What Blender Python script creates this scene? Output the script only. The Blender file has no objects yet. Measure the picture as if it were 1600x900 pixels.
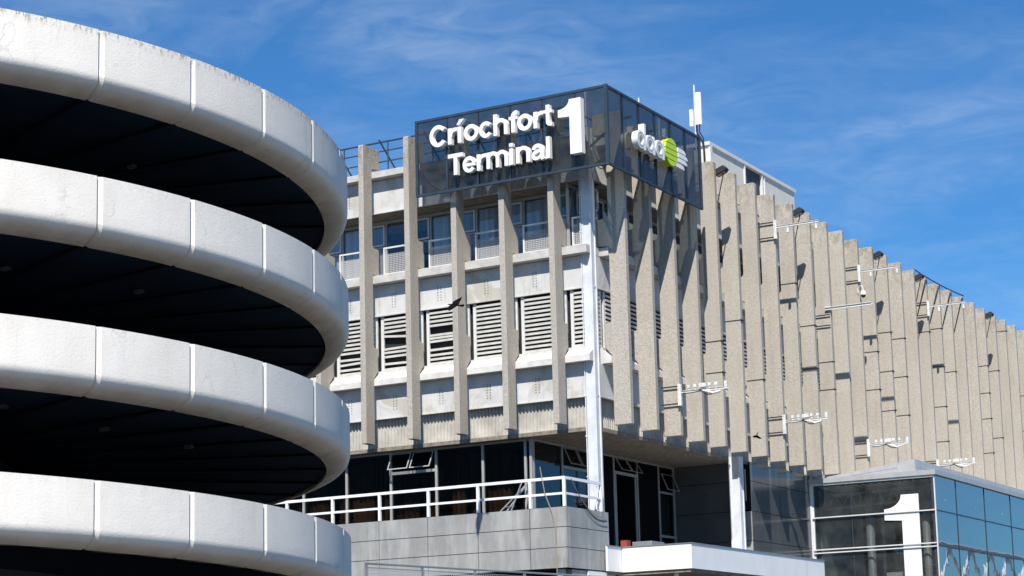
import bpy, bmesh, math, random
from mathutils import Vector, Matrix
random.seed(7)
PI = math.pi
scene = bpy.context.scene
COL = scene.collection

# ------------------------------------------------------------------ camera
cam_d = bpy.data.cameras.new('camera')
cam = bpy.data.objects.new('camera', cam_d); COL.objects.link(cam); scene.camera = cam
FPX, PIT, ROL, YAW = 3043.49, math.radians(9.28384), math.radians(-1.51242), math.radians(29.27291)
d = Vector((-math.sin(YAW)*math.cos(PIT), math.cos(YAW)*math.cos(PIT), math.sin(PIT)))
r0 = Vector((math.cos(YAW), math.sin(YAW), 0)); u0 = r0.cross(d)
r = r0*math.cos(ROL) + u0*math.sin(ROL); u = -r0*math.sin(ROL) + u0*math.cos(ROL)
M = Matrix((r, u, -d)).transposed().to_4x4(); M.translation = Vector((32.7691, -62.9856, 1.7))
cam.matrix_world = M
cam_d.sensor_width = 36; cam_d.lens = FPX/1600*36
cam_d.shift_x = -34.12/1600; cam_d.shift_y = 146.77/1600
cam_d.clip_start = 0.5; cam_d.clip_end = 6000

# ------------------------------------------------------------------ light
SUN = Vector((.32, -.75, 1.0)).normalized()
sd = bpy.data.lights.new('sun', 'SUN'); so = bpy.data.objects.new('sun', sd); COL.objects.link(so)
so.location = (30, -60, 60)
so.rotation_euler = SUN.to_track_quat('Z', 'Y').to_euler()
sd.energy = 5.0; sd.angle = math.radians(0.5); sd.color = (1.0, .945, .86)
world = bpy.data.worlds.new('World'); scene.world = world; world.use_nodes = True
wt = world.node_tree; wn = wt.nodes; wl = wt.links
bg = wn['Background']; bg.inputs[1].default_value = 0.068
sky = wn.new('ShaderNodeTexSky'); sky.sky_type = 'NISHITA'; sky.sun_disc = False
sky.sun_elevation = math.asin(SUN.z); sky.sun_rotation = math.atan2(SUN.x, SUN.y)
sky.altitude = 300; sky.air_density = 1.0; sky.dust_density = 0.15; sky.ozone_density = 4.0
CL = (3.3, 3.7, 0.3)
tc = wn.new('ShaderNodeTexCoord')
mp = wn.new('ShaderNodeMapping'); mp.inputs['Scale'].default_value = (1.0, 1.0, 3.6); mp.inputs['Rotation'].default_value = (.12, .05, 0); mp.inputs['Location'].default_value = CL
wl.new(tc.outputs['Generated'], mp.inputs[0])
n1 = wn.new('ShaderNodeTexNoise'); n1.inputs['Scale'].default_value = 5.0; n1.inputs['Detail'].default_value = 8; n1.inputs['Roughness'].default_value = .58; n1.inputs['Distortion'].default_value = .5
wl.new(mp.outputs[0], n1.inputs['Vector'])
n2 = wn.new('ShaderNodeTexNoise'); n2.inputs['Scale'].default_value = 22.0; n2.inputs['Detail'].default_value = 7; n2.inputs['Roughness'].default_value = .6; n2.inputs['Distortion'].default_value = 1.2
wl.new(mp.outputs[0], n2.inputs['Vector'])
mr = wn.new('ShaderNodeMapRange'); mr.inputs[1].default_value = .42; mr.inputs[2].default_value = .74
wl.new(n1.outputs[0], mr.inputs[0])
mr2 = wn.new('ShaderNodeMapRange'); mr2.inputs[1].default_value = .22; mr2.inputs[2].default_value = .80
wl.new(n2.outputs[0], mr2.inputs[0])
mm = wn.new('ShaderNodeMath'); mm.operation = 'MULTIPLY'; wl.new(mr.outputs[0], mm.inputs[0]); wl.new(mr2.outputs[0], mm.inputs[1])
mk = wn.new('ShaderNodeMath'); mk.operation = 'MULTIPLY'; wl.new(mm.outputs[0], mk.inputs[0]); mk.inputs[1].default_value = .42
hs = wn.new('ShaderNodeMix'); hs.data_type = 'RGBA'; hs.blend_type = 'MULTIPLY'; hs.inputs[0].default_value = 1.0
hs.inputs[7].default_value = (.44, .95, 1.34, 1)
wl.new(sky.outputs[0], hs.inputs[6])
mx = wn.new('ShaderNodeMix'); mx.data_type = 'RGBA'
wl.new(mk.outputs[0], mx.inputs[0]); wl.new(hs.outputs[2], mx.inputs[6]); mx.inputs[7].default_value = (7.4, 8.6, 9.8, 1)
wl.new(mx.outputs[2], bg.inputs[0])
scene.view_settings.view_transform = 'Standard'; scene.view_settings.look = 'None'
scene.view_settings.exposure = 0.5; scene.view_settings.gamma = 1.0
scene.render.engine = 'CYCLES'
scene.cycles.transparent_max_bounces = 24
scene.cycles.max_bounces = 8
scene.render.resolution_x = 1024; scene.render.resolution_y = 576

# ------------------------------------------------------------------ materials
def newmat(name):
    m = bpy.data.materials.new(name); m.use_nodes = True
    return m, m.node_tree.nodes, m.node_tree.links, m.node_tree.nodes['Principled BSDF']
def mathn(N, L, op, a, b=None):
    n = N.new('ShaderNodeMath'); n.operation = op
    for i, v in enumerate((a, b)):
        if v is None: continue
        if isinstance(v, (int, float)): n.inputs[i].default_value = v
        else: L.new(v, n.inputs[i])
    return n.outputs[0]
def noise(N, L, scale, detail=4, rough=.5, vec=None, stretch=None, dist=0):
    g = N.new('ShaderNodeNewGeometry'); src = g.outputs['Position']
    if stretch:
        mpn = N.new('ShaderNodeMapping'); mpn.inputs['Scale'].default_value = stretch; L.new(src, mpn.inputs[0]); src = mpn.outputs[0]
    n = N.new('ShaderNodeTexNoise'); n.inputs['Scale'].default_value = scale; n.inputs['Detail'].default_value = detail
    n.inputs['Roughness'].default_value = rough; n.inputs['Distortion'].default_value = dist
    L.new(src, n.inputs['Vector']); return n.outputs[0]
def ramp(N, L, x, lo, hi):
    m = N.new('ShaderNodeMapRange'); m.inputs[1].default_value = lo; m.inputs[2].default_value = hi; L.new(x, m.inputs[0]); return m.outputs[0]
def mix(N, L, f, a, b, mode='MIX'):
    m = N.new('ShaderNodeMix'); m.data_type = 'RGBA'; m.blend_type = mode
    if isinstance(f, (int, float)): m.inputs[0].default_value = f
    else: L.new(f, m.inputs[0])
    for i, v in ((6, a), (7, b)):
        if isinstance(v, tuple): m.inputs[i].default_value = (*v, 1) if len(v) == 3 else v
        else: L.new(v, m.inputs[i])
    return m.outputs[2]
def bump(N, L, P, h, s, dist=.02):
    b = N.new('ShaderNodeBump'); b.inputs['Strength'].default_value = s; b.inputs['Distance'].default_value = dist
    L.new(h, b.inputs['Height']); L.new(b.outputs[0], P.inputs['Normal'])
def plain(name, c, rough=.6, metal=0.0, var=.12, scale=2.0, bmp=0.0, spec=.5):
    m, N, L, P = newmat(name)
    n = ramp(N, L, noise(N, L, scale, 6, .6), .3, .7)
    L.new(mix(N, L, n, tuple(x*(1-var) for x in c), tuple(min(1, x*(1+var)) for x in c)), P.inputs['Base Color'])
    P.inputs['Roughness'].default_value = rough; P.inputs['Metallic'].default_value = metal
    P.inputs['Specular IOR Level'].default_value = spec
    if bmp: bump(N, L, P, noise(N, L, scale*12, 4), bmp)
    return m

def concrete_fin_mat(name, ztop):
    m, N, L, P = newmat(name)
    g = N.new('ShaderNodeNewGeometry')
    sp = N.new('ShaderNodeSeparateXYZ'); L.new(g.outputs['Position'], sp.inputs[0])
    fine = noise(N, L, 34, 3, .75); mid = noise(N, L, 9, 5, .65); big = noise(N, L, .9, 5, .6, stretch=(1, 1, .35))
    c = mix(N, L, ramp(N, L, fine, .36, .64), (.27, .243, .208), (.55, .507, .445))
    c = mix(N, L, mathn(N, L, 'MULTIPLY', ramp(N, L, mid, .40, .70), .35), c, (.58, .545, .49))
    c = mix(N, L, mathn(N, L, 'MULTIPLY', ramp(N, L, big, .50, .72), .5), c, (.33, .29, .235))
    # every fin was cast separately and has its own tone
    snap = N.new('ShaderNodeVectorMath'); snap.operation = 'SNAP'; L.new(g.outputs['Position'], snap.inputs[0]); snap.inputs[1].default_value = (2.12, 2.12, 7.9)
    wn_ = N.new('ShaderNodeTexWhiteNoise'); L.new(snap.outputs[0], wn_.inputs[0])
    c = mix(N, L, mathn(N, L, 'MULTIPLY', wn_.outputs[0], .34), c, (.36, .325, .275))
    rain = ramp(N, L, noise(N, L, 3.2, 5, .7, stretch=(1.5, 1.5, .07)), .52, .74)
    c = mix(N, L, mathn(N, L, 'MULTIPLY', rain, .30), c, (.24, .215, .18))
    # weathered tops: lichen and soot
    top = ramp(N, L, sp.outputs[2], ztop-1.7, ztop)
    blot = ramp(N, L, noise(N, L, 5.0, 6, .7, stretch=(1, 1, .5)), .42, .62)
    c = mix(N, L, mathn(N, L, 'MULTIPLY', mathn(N, L, 'MULTIPLY', top, blot), .75), c, (.17, .15, .105))
    blot2 = ramp(N, L, noise(N, L, 3.1, 5, .7, dist=.6, stretch=(1.3, 1, .4)), .58, .66)
    c = mix(N, L, mathn(N, L, 'MULTIPLY', mathn(N, L, 'MULTIPLY', ramp(N, L, sp.outputs[2], ztop-2.6, ztop), blot2), .8), c, (.40, .24, .09))
    L.new(c, P.inputs['Base Color']); P.inputs['Roughness'].default_value = .93; P.inputs['Specular IOR Level'].default_value = .2
    bump(N, L, P, mathn(N, L, 'ADD', fine, mid), .55, .03)
    return m
M_FIN = concrete_fin_mat('exposed_aggregate_concrete', 23.7)

def drum_mat():
    m, N, L, P = newmat('white_painted_concrete')
    tcn = N.new('ShaderNodeTexCoord')
    at = N.new('ShaderNodeAttribute'); at.attribute_name = 'h'      # distance below the coping, metres
    base = mix(N, L, ramp(N, L, noise(N, L, .8, 6, .6), .3, .75), (.73, .69, .635), (.81, .775, .725))
    streak = ramp(N, L, noise(N, L, 2.4, 6, .75, stretch=(1, 1, .12)), .50, .78)
    base = mix(N, L, mathn(N, L, 'MULTIPLY', streak, .22), base, (.50, .455, .395))
    # specks and rust along the coping
    gp = N.new('ShaderNodeNewGeometry'); spz = N.new('ShaderNodeSeparateXYZ'); L.new(gp.outputs['Position'], spz.inputs[0])
    exposed = mathn(N, L, 'ADD', mathn(N, L, 'MULTIPLY', ramp(N, L, spz.outputs[2], 13.2, 14.0), .86), .14)   # only the uncovered top ring is rained on
    edge = mathn(N, L, 'MULTIPLY', ramp(N, L, at.outputs['Fac'], .22, .0), exposed)
    sp1 = ramp(N, L, noise(N, L, 13, 6, .8, stretch=(1, 1, .45)), .49, .60)
    base = mix(N, L, mathn(N, L, 'MULTIPLY', mathn(N, L, 'MULTIPLY', edge, sp1), .85), base, (.17, .12, .075))
    drip = ramp(N, L, noise(N, L, 7, 4, .7, stretch=(1, 1, .06)), .60, .72)
    dr = mathn(N, L, 'MULTIPLY', mathn(N, L, 'MULTIPLY', ramp(N, L, at.outputs['Fac'], .75, .05), drip), exposed)
    base = mix(N, L, mathn(N, L, 'MULTIPLY', dr, .5), base, (.36, .30, .23))
    # grime on the turned-under part, plus painted-in warm bounce light
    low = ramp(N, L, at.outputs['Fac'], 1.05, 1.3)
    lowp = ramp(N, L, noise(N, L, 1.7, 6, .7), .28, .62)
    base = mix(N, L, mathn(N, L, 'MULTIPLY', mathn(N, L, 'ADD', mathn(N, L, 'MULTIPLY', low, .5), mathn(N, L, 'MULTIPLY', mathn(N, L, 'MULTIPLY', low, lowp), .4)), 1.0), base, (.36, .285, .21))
    chip = ramp(N, L, noise(N, L, 2.6, 7, .75, dist=1.0), .655, .685)
    base = mix(N, L, mathn(N, L, 'MULTIPLY', chip, ramp(N, L, at.outputs['Fac'], 1.0, 1.25)), base, (.10, .07, .05))
    # hairline cracks
    v = N.new('ShaderNodeTexVoronoi'); v.feature = 'DISTANCE_TO_EDGE'; v.inputs['Scale'].default_value = .55
    g = N.new('ShaderNodeNewGeometry'); mpn = N.new('ShaderNodeMapping'); mpn.inputs['Scale'].default_value = (1, 1, .35)
    nz = N.new('ShaderNodeTexNoise'); nz.inputs['Scale'].default_value = 3; L.new(g.outputs['Position'], nz.inputs['Vector'])
    va = N.new('ShaderNodeVectorMath'); va.operation = 'MULTIPLY_ADD'; L.new(nz.outputs[1], va.inputs[0]); va.inputs[1].default_value = (.5, .5, .5); L.new(g.outputs['Position'], va.inputs[2])
    L.new(va.outputs[0], mpn.inputs[0]); L.new(mpn.outputs[0], v.inputs['Vector'])
    cr = ramp(N, L, v.outputs['Distance'], .008, .0)
    cm = mathn(N, L, 'MULTIPLY', cr, ramp(N, L, noise(N, L, .7, 3), .50, .62))
    base = mix(N, L, mathn(N, L, 'MULTIPLY', cm, .45), base, (.33, .29, .25))
    pits = ramp(N, L, noise(N, L, 24, 2, .5), .735, .77)
    base = mix(N, L, mathn(N, L, 'MULTIPLY', pits, .6), base, (.25, .21, .17))
    L.new(base, P.inputs['Base Color']); P.inputs['Roughness'].default_value = .72; P.inputs['Specular IOR Level'].default_value = .3
    bump(N, L, P, mathn(N, L, 'ADD', mathn(N, L, 'MULTIPLY', noise(N, L, 3, 4, .6), .6), noise(N, L, 22, 5, .75)), .38, .02)
    return m
M_DRUM = drum_mat()

def painted_panel():
    m, N, L, P = newmat('pale_painted_panel')
    b = mix(N, L, ramp(N, L, noise(N, L, 1.2, 6, .65), .35, .7), (.50, .50, .495), (.62, .615, .60))
    patch = ramp(N, L, noise(N, L, .55, 7, .72, dist=.8), .52, .60)
    b = mix(N, L, mathn(N, L, 'MULTIPLY', patch, .65), b, (.40, .365, .30))
    st = ramp(N, L, noise(N, L, 3.5, 6, .7, stretch=(1, 1, .14)), .56, .72)
    b = mix(N, L, mathn(N, L, 'MULTIPLY', st, .5), b, (.36, .30, .22))
    L.new(b, P.inputs['Base Color']); P.inputs['Roughness'].default_value = .6
    bump(N, L, P, noise(N, L, 14, 4), .12)
    return m
M_SPAN = painted_panel()
M_LEDGE = plain('pale_concrete_ledge', (.47, .455, .43), .85, var=.2, scale=2.6, bmp=.3)
M_SILL = plain('weathered_white_sill', (.58, .565, .54), .7, var=.15, scale=3)
M_CORR = plain('cream_profiled_sheet', (.44, .42, .375), .65, var=.28, scale=1.5)
M_LOUV = plain('off_white_louvre', (.60, .585, .55), .6, var=.14, scale=3.5)
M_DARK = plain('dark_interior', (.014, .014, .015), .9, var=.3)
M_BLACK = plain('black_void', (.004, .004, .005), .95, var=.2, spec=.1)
M_WHITE = plain('white_gloss_paint', (.80, .80, .80), .4, var=.04, scale=3)
M_STEEL = plain('white_painted_steel', (.60, .62, .65), .5, var=.14, scale=1.8)
M_FRAME = plain('grey_window_frame', (.33, .33, .325), .5, var=.1)
M_FRAMEW = plain('white_window_frame', (.62, .62, .62), .5, var=.08)
M_RAILD = plain('dark_rail_paint', (.035, .045, .065), .5)
M_ARM = plain('light_grey_arm_paint', (.62, .62, .61), .55, var=.25, scale=6)
M_SIGNF = plain('slate_blue_steel', (.028, .042, .062), .45, var=.2, scale=3)
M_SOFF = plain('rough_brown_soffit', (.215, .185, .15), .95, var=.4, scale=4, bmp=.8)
M_CURT = None
def curtain(name, c1, c2, sx):
    m, N, L, P = newmat(name)
    L.new(mix(N, L, ramp(N, L, noise(N, L, 1.0, 3, .6, stretch=(sx, sx, .05)), .35, .65), c1, c2), P.inputs['Base Color'])
    P.inputs['Roughness'].default_value = .9
    return m
M_CURT = curtain('brown_curtain', (.018, .011, .006), (.13, .07, .03), 7)
M_BLIND = curtain('pale_vertical_blind', (.50, .53, .58), (.82, .84, .86), 9)
M_TEAL = curtain('teal_blind', (.06, .10, .11), (.12, .18, .19), 5)
M_GREY = plain('grey_cladding', (.36, .36, .355), .38, metal=.35, var=.12, scale=1.1)
def clad_mat(name, lo, hi, rough, metal, streak_mix=.4):
    m, N, L, P = newmat(name)
    b = mix(N, L, ramp(N, L, noise(N, L, .8, 5, .6), .3, .7), lo, hi)
    st = ramp(N, L, noise(N, L, 1.6, 6, .7, stretch=(1, 1, .18)), .47, .72)
    b = mix(N, L, mathn(N, L, 'MULTIPLY', st, streak_mix), b, tuple(min(1, x*1.75+.02) for x in hi))  # paler vertical streaks over the base tone
    L.new(b, P.inputs['Base Color']); P.inputs['Roughness'].default_value = rough; P.inputs['Metallic'].default_value = metal
    bump(N, L, P, noise(N, L, .7, 2), .05, .05)
    return m
M_CLAD = clad_mat('brushed_grey_cladding', (.25, .25, .243), (.35, .348, .335), .5, .1, .5)
M_GLOSS = clad_mat('glossy_dark_cladding', (.062, .066, .072), (.085, .09, .095), .13, .0, .12)
M_CANOPY = plain('white_canopy_panel', (.80, .80, .80), .45, var=.06, scale=.9)
M_ROOFM = plain('pale_grey_metal_roof', (.42, .43, .44), .45, metal=.2, var=.1)
M_PLANT = plain('cream_cladding', (.62, .60, .56), .7, var=.06)
M_NAVY = plain('navy_opening', (.012, .02, .045), .5, var=.2)
M_RED = plain('red_box', (.26, .045, .035), .7)
M_GREEN = plain('lime_sign_face', (.50, .68, .015), .4, var=.03)
M_GREEND = plain('lime_sign_groove', (.10, .15, .01), .5)
M_SGREY = plain('grey_sign_line', (.22, .24, .28), .5)
M_GALV = plain('galvanised_steel', (.33, .34, .35), .45, metal=.6)
M_CABLE = plain('black_cable', (.02, .02, .022), .6)
M_HOSE = plain('pale_brown_hose', (.30, .24, .18), .6)
M_ROAD = plain('asphalt', (.05, .05, .05), .9, var=.2, scale=6, bmp=.4)
M_GROUND = plain('dark_paving_ground', (.085, .083, .08), .95, var=.2, scale=.8)
M_CONC = plain('plain_concrete', (.36, .35, .33), .9, var=.15, bmp=.3)
M_DECK = plain('navy_shade_soffit', (.009, .021, .042), .9, var=.25, scale=.8, bmp=.2, spec=.1)  # near-black navy: the deep shade under the decks is in the colour
M_JOINT = plain('joint_black', (.002, .002, .003), .95, spec=.1)
M_LAMP = plain('lamp_grey', (.05, .05, .05), .6)
M_BIRD = plain('black_feather', (.005, .005, .006), .95, var=.4, scale=9, spec=.04)
M_PIGN = plain('white_roof_unit', (.66, .66, .66), .5)
M_ORANGE = plain('orange_panel', (.50, .13, .03), .6)
M_COLG = plain('grey_round_column', (.26, .265, .27), .45)
M_INT = plain('grey_interior_wall', (.17, .18, .18), .8, var=.2)

def glass(name, tint, refl=1.0, base=.0, rough=.0, dust_haze=0):
    m, N, L, P = newmat(name); N.remove(P)
    out = [n for n in N if n.type == 'OUTPUT_MATERIAL'][0]
    t = N.new('ShaderNodeBsdfTransparent'); t.inputs[0].default_value = (*tint, 1)
    g = N.new('ShaderNodeBsdfGlossy'); g.inputs['Roughness'].default_value = rough; g.inputs[0].default_value = (.92, .96, 1, 1)
    f = N.new('ShaderNodeFresnel'); f.inputs[0].default_value = 1.52
    fac = mathn(N, L, 'ADD', mathn(N, L, 'MULTIPLY', f.outputs[0], refl), base)
    mxs = N.new('ShaderNodeMixShader'); L.new(fac, mxs.inputs[0]); L.new(t.outputs[0], mxs.inputs[1]); L.new(g.outputs[0], mxs.inputs[2])
    sh = mxs.outputs[0]
    if dust_haze:
        df = N.new('ShaderNodeBsdfDiffuse'); df.inputs[0].default_value = (.34, .34, .33, 1)
        m2 = N.new('ShaderNodeMixShader'); L.new(mathn(N, L, 'MULTIPLY', ramp(N, L, noise(N, L, 1.3, 5, .6), .25, .75), dust_haze*2), m2.inputs[0])
        L.new(sh, m2.inputs[1]); L.new(df.outputs[0], m2.inputs[2]); sh = m2.outputs[0]
    L.new(sh, out.inputs[0])
    b = N.new('ShaderNodeBump'); b.inputs['Strength'].default_value = .14; b.inputs['Distance'].default_value = .01
    L.new(noise(N, L, .9, 2), b.inputs['Height']); L.new(b.outputs[0], g.inputs['Normal'])
    return m
M_GLASSM = glass('shaded_gallery_glass', (.45, .47, .5), .42, .0)
M_SIGNG = glass('tinted_sign_glass', (.44, .46, .46), .35, .01, dust_haze=.055)
M_GLASS = glass('window_glass', (.86, .88, .89), .5, .02)
M_GLASSD = glass('dark_window_glass', (.60, .58, .56), .06, .0)
M_PAVG = glass('pavilion_glass', (.86, .90, .89), .5, .02, dust_haze=.05)  # pale film here paints in the light reflections on the panes
M_PAVS = glass('blue_coated_glass', (.55, .60, .63), 1.0, .22, dust_haze=.03)
def mesh_mat(name, c, scale, hole=.5):
    """woven wire: real see-through holes between wires"""
    m, N, L, P = newmat(name)
    out = [n for n in N if n.type == 'OUTPUT_MATERIAL'][0]
    g = N.new('ShaderNodeNewGeometry'); sp = N.new('ShaderNodeSeparateXYZ'); L.new(g.outputs['Position'], sp.inputs[0])
    h = mathn(N, L, 'ADD', sp.outputs[0], sp.outputs[1])
    a = mathn(N, L, 'FRACT', mathn(N, L, 'MULTIPLY', h, scale)); b = mathn(N, L, 'FRACT', mathn(N, L, 'MULTIPLY', sp.outputs[2], scale))
    w = mathn(N, L, 'MAXIMUM', mathn(N, L, 'LESS_THAN', a, 1-hole), mathn(N, L, 'LESS_THAN', b, 1-hole))
    t = N.new('ShaderNodeBsdfTransparent'); mxs = N.new('ShaderNodeMixShader')
    P.inputs['Base Color'].default_value = (*c, 1); P.inputs['Roughness'].default_value = .8; P.inputs['Specular IOR Level'].default_value = .08
    L.new(w, mxs.inputs[0]); L.new(t.outputs[0], mxs.inputs[1]); L.new(P.outputs[0], mxs.inputs[2]); L.new(mxs.outputs[0], out.inputs[0])
    return m
M_WIRE = mesh_mat('grey_wire_mesh', (.42, .42, .42), 14, .66)
M_NET = mesh_mat('black_net', (.0025, .0025, .003), 20, .5)

# ------------------------------------------------------------------ mesh helpers
class MB:
    def __init__(s): s.v = []; s.f = []; s.mi = []; s.h = []
    def add(s, vs, fs, mi=0, hs=None):
        o = len(s.v); s.v += [tuple(p) for p in vs]; s.f += [tuple(i+o for i in f) for f in fs]; s.mi += [mi]*len(fs)
        s.h += hs if hs else [0.0]*len(vs)
    def box(s, x0, x1, y0, y1, z0, z1, mi=0):
        s.add([(x0,y0,z0),(x1,y0,z0),(x1,y1,z0),(x0,y1,z0),(x0,y0,z1),(x1,y0,z1),(x1,y1,z1),(x0,y1,z1)],
              [(0,3,2,1),(4,5,6,7),(0,1,5,4),(1,2,6,5),(2,3,7,6),(3,0,4,7)], mi)
    def prism(s, poly, fn, a, b, mi=0):
        """poly: 2D points, fn(p, t) -> 3D, extruded from t=a to t=b"""
        n = len(poly); vs = [fn(p, a) for p in poly] + [fn(p, b) for p in poly]
        s.add(vs, [tuple(range(n-1, -1, -1)), tuple(range(n, 2*n))] + [(i, (i+1) % n, n+(i+1) % n, n+i) for i in range(n)], mi)
    def band(s, pts, w, fn, a, b, mi=0, closed=False):
        """flat ribbon of width w along 2D centreline pts, extruded a..b"""
        n = len(pts); L_, R_ = [], []
        for i in range(n):
            p0 = pts[(i-1) % n] if (closed or i > 0) else pts[i]; p1 = pts[(i+1) % n] if (closed or i < n-1) else pts[i]
            dx, dy = p1[0]-p0[0], p1[1]-p0[1]; l = math.hypot(dx, dy) or 1; ww = w[i] if isinstance(w, (list, tuple)) else w
            nx, ny = -dy/l*ww/2, dx/l*ww/2
            L_.append((pts[i][0]+nx, pts[i][1]+ny)); R_.append((pts[i][0]-nx, pts[i][1]-ny))
        vs = [fn(p, a) for p in L_] + [fn(p, a) for p in R_] + [fn(p, b) for p in L_] + [fn(p, b) for p in R_]
        fs = []
        for i in range(n if closed else n-1):
            j = (i+1) % n
            fs += [(i, j, n+j, n+i), (2*n+i, 3*n+i, 3*n+j, 2*n+j), (i, 2*n+i, 2*n+j, j), (n+i, n+j, 3*n+j, 3*n+i)]
        if not closed:
            fs += [(0, n, 3*n, 2*n), (n-1, 3*n-1, 4*n-1, 2*n-1)]
        s.add(vs, fs, mi)
    def tube(s, pts, rad, k=6, mi=0):
        pts = [Vector(p) for p in pts]; n = len(pts); vs = []
        for i, p in enumerate(pts):
            t = (pts[min(i+1, n-1)] - pts[max(i-1, 0)]).normalized()
            a = t.cross(Vector((0, 0, 1)) if abs(t.z) < .9 else Vector((1, 0, 0))).normalized(); b = t.cross(a)
            for j in range(k):
                an = 2*PI*j/k + PI/k; vs.append(p + a*math.cos(an)*rad + b*math.sin(an)*rad)
        fs = [(i*k+j, i*k+(j+1) % k, (i+1)*k+(j+1) % k, (i+1)*k+j) for i in range(n-1) for j in range(k)]
        fs += [tuple(range(k)), tuple(range((n-1)*k, n*k))]
        s.add(vs, fs, mi)
    def build(s, name, mats, parent=None, bevel=0, smooth=False, attr=False):
        me = bpy.data.meshes.new(name); me.from_pydata(s.v, [], s.f)
        if attr:
            a = me.attributes.new('h', 'FLOAT', 'POINT'); a.data.foreach_set('value', s.h)
        for m in (mats if isinstance(mats, (list, tuple)) else [mats]): me.materials.append(m)
        for p, i in zip(me.polygons, s.mi): p.material_index = i; p.use_smooth = smooth
        bm = bmesh.new(); bm.from_mesh(me); bmesh.ops.recalc_face_normals(bm, faces=bm.faces); bm.to_mesh(me); bm.free()
        o = bpy.data.objects.new(name, me); COL.objects.link(o)
        if parent: o.parent = parent
        if bevel:
            b = o.modifiers.new('bevel', 'BEVEL'); b.width = bevel; b.segments = 2; b.limit_method = 'ANGLE'; b.angle_limit = math.radians(40)
        return o
def tag(o, label=None, cat=None, group=None, kind=None):
    if label: o['label'] = label
    if cat: o['category'] = cat
    if group: o['group'] = group
    if kind: o['kind'] = kind
    return o
def thing(name, loc, label, cat, group=None):
    o = bpy.data.objects.new(name, None); COL.objects.link(o); o.location = loc; o.empty_display_size = .3
    return tag(o, label, cat, group)
def dup(root, loc=None, rotz=None, label=None):
    q = root.copy(); COL.objects.link(q)
    if loc is not None: q.location = loc
    if rotz is not None: q.rotation_euler.z = rotz
    if label: q['label'] = label
    def kids(src, dst):
        for ch in [c for c in bpy.data.objects if c.parent is src]:
            e = ch.copy(); COL.objects.link(e); e.parent = dst; kids(ch, e)
    kids(root, q)
    return q
def front(s_, u_, z_): return (s_, -u_, z_)
def right(s_, u_, z_): return (u_, s_, z_)
def fbox(mb, F, s0, s1, u0_, u1_, z0, z1, mi=0):
    mb.add([F(s0,u0_,z0),F(s1,u0_,z0),F(s1,u1_,z0),F(s0,u1_,z0),F(s0,u0_,z1),F(s1,u0_,z1),F(s1,u1_,z1),F(s0,u1_,z1)],
           [(0,3,2,1),(4,5,6,7),(0,1,5,4),(1,2,6,5),(2,3,7,6),(3,0,4,7)], mi)

# ------------------------------------------------------------------ setting
mb = MB(); mb.add([(-3000,-3000,0),(3000,-3000,0),(3000,3000,0),(-3000,3000,0)], [(0,1,2,3)])
tag(mb.build('ground', M_GROUND), kind='structure')
mb = MB(); mb.add([(9,-200,.004),(24,-200,.004),(24,200,.004),(9,200,.004)], [(0,1,2,3)])
tag(mb.build('road', M_ROAD), kind='structure')
mb = MB()
for k in range(40): mb.add([(16.4,-200+k*10,.008),(16.55,-200+k*10,.008),(16.55,-196+k*10,.008),(16.4,-196+k*10,.008)], [(0,1,2,3)])
tag(mb.build('road_markings', M_WHITE), kind='structure')
mb = MB(); mb.box(6.5, 9, -200, 200, 0, .13)
tag(mb.build('pavement', M_CONC), kind='structure')

# ------------------------------------------------------------------ terminal building
B = thing('terminal_building', (-10, 10, 0), 'large concrete terminal building with rows of vertical concrete fins behind the dark glass sign', 'building')
Binv = Vector((10, -10, 0))
def bpart(mb, name, mat, parent=B, **k):
    o = mb.build(name, mat, None, **k)
    o.parent = parent
    if parent is B: o.matrix_parent_inverse = Matrix.Translation(-Vector(B.location))
    return o
def child_world(o, p):
    """parent o (built in world metres) to a thing standing at p.location"""
    o.parent = p; o.matrix_parent_inverse = Matrix.Translation(-Vector(p.location)) if p.type == 'EMPTY' else Matrix.Identity(4)
    return o

def fin_mesh(um):
    mb = MB()
    poly = [(um, 11.66), (um, 23.56), (um-.06, 23.62), (-.04, 23.60), (-.04, 22.80), (.46, 22.74), (.50, 22.68),
            (.50, 19.62), (.42, 19.52), (.05, 19.50), (.05, 18.46), (.50, 18.43),
            (.50, 15.62), (.46, 15.52), (.22, 15.50), (.22, 14.60), (.50, 14.28), (.50, 11.66)]
    mb.prism(poly, lambda p, t: (t, -p[0], p[1]), 0, .24)
    return mb
NF = 10
fins_x = [-1.14-2.125*i for i in range(NF)]
f0 = fin_mesh(1.10).build('concrete_fin', M_FIN, B, bevel=.018)
BL = Vector(B.location)
for i, x in enumerate(fins_x):
    o = f0 if i == 0 else f0.copy()
    if i: COL.objects.link(o)
    o.parent = B; o.location = Vector((x, 0, 0)) - BL
f1 = fin_mesh(1.20).build('concrete_fin', M_FIN, B, bevel=.018)
NR = 34
fins_y = [.60+2.122*k for k in range(NR)]
for k, y in enumerate(fins_y):
    o = f1 if k == 0 else f1.copy()
    if k: COL.objects.link(o)
    o.parent = B; o.rotation_euler = (0, 0, PI/2)
    o.location = Vector((0, y, 0)) - BL
    # small casting tolerances so that the row is not machine perfect
    o.location.x += random.uniform(-.02, .02); o.location.z += random.uniform(-.012, .012)

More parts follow.
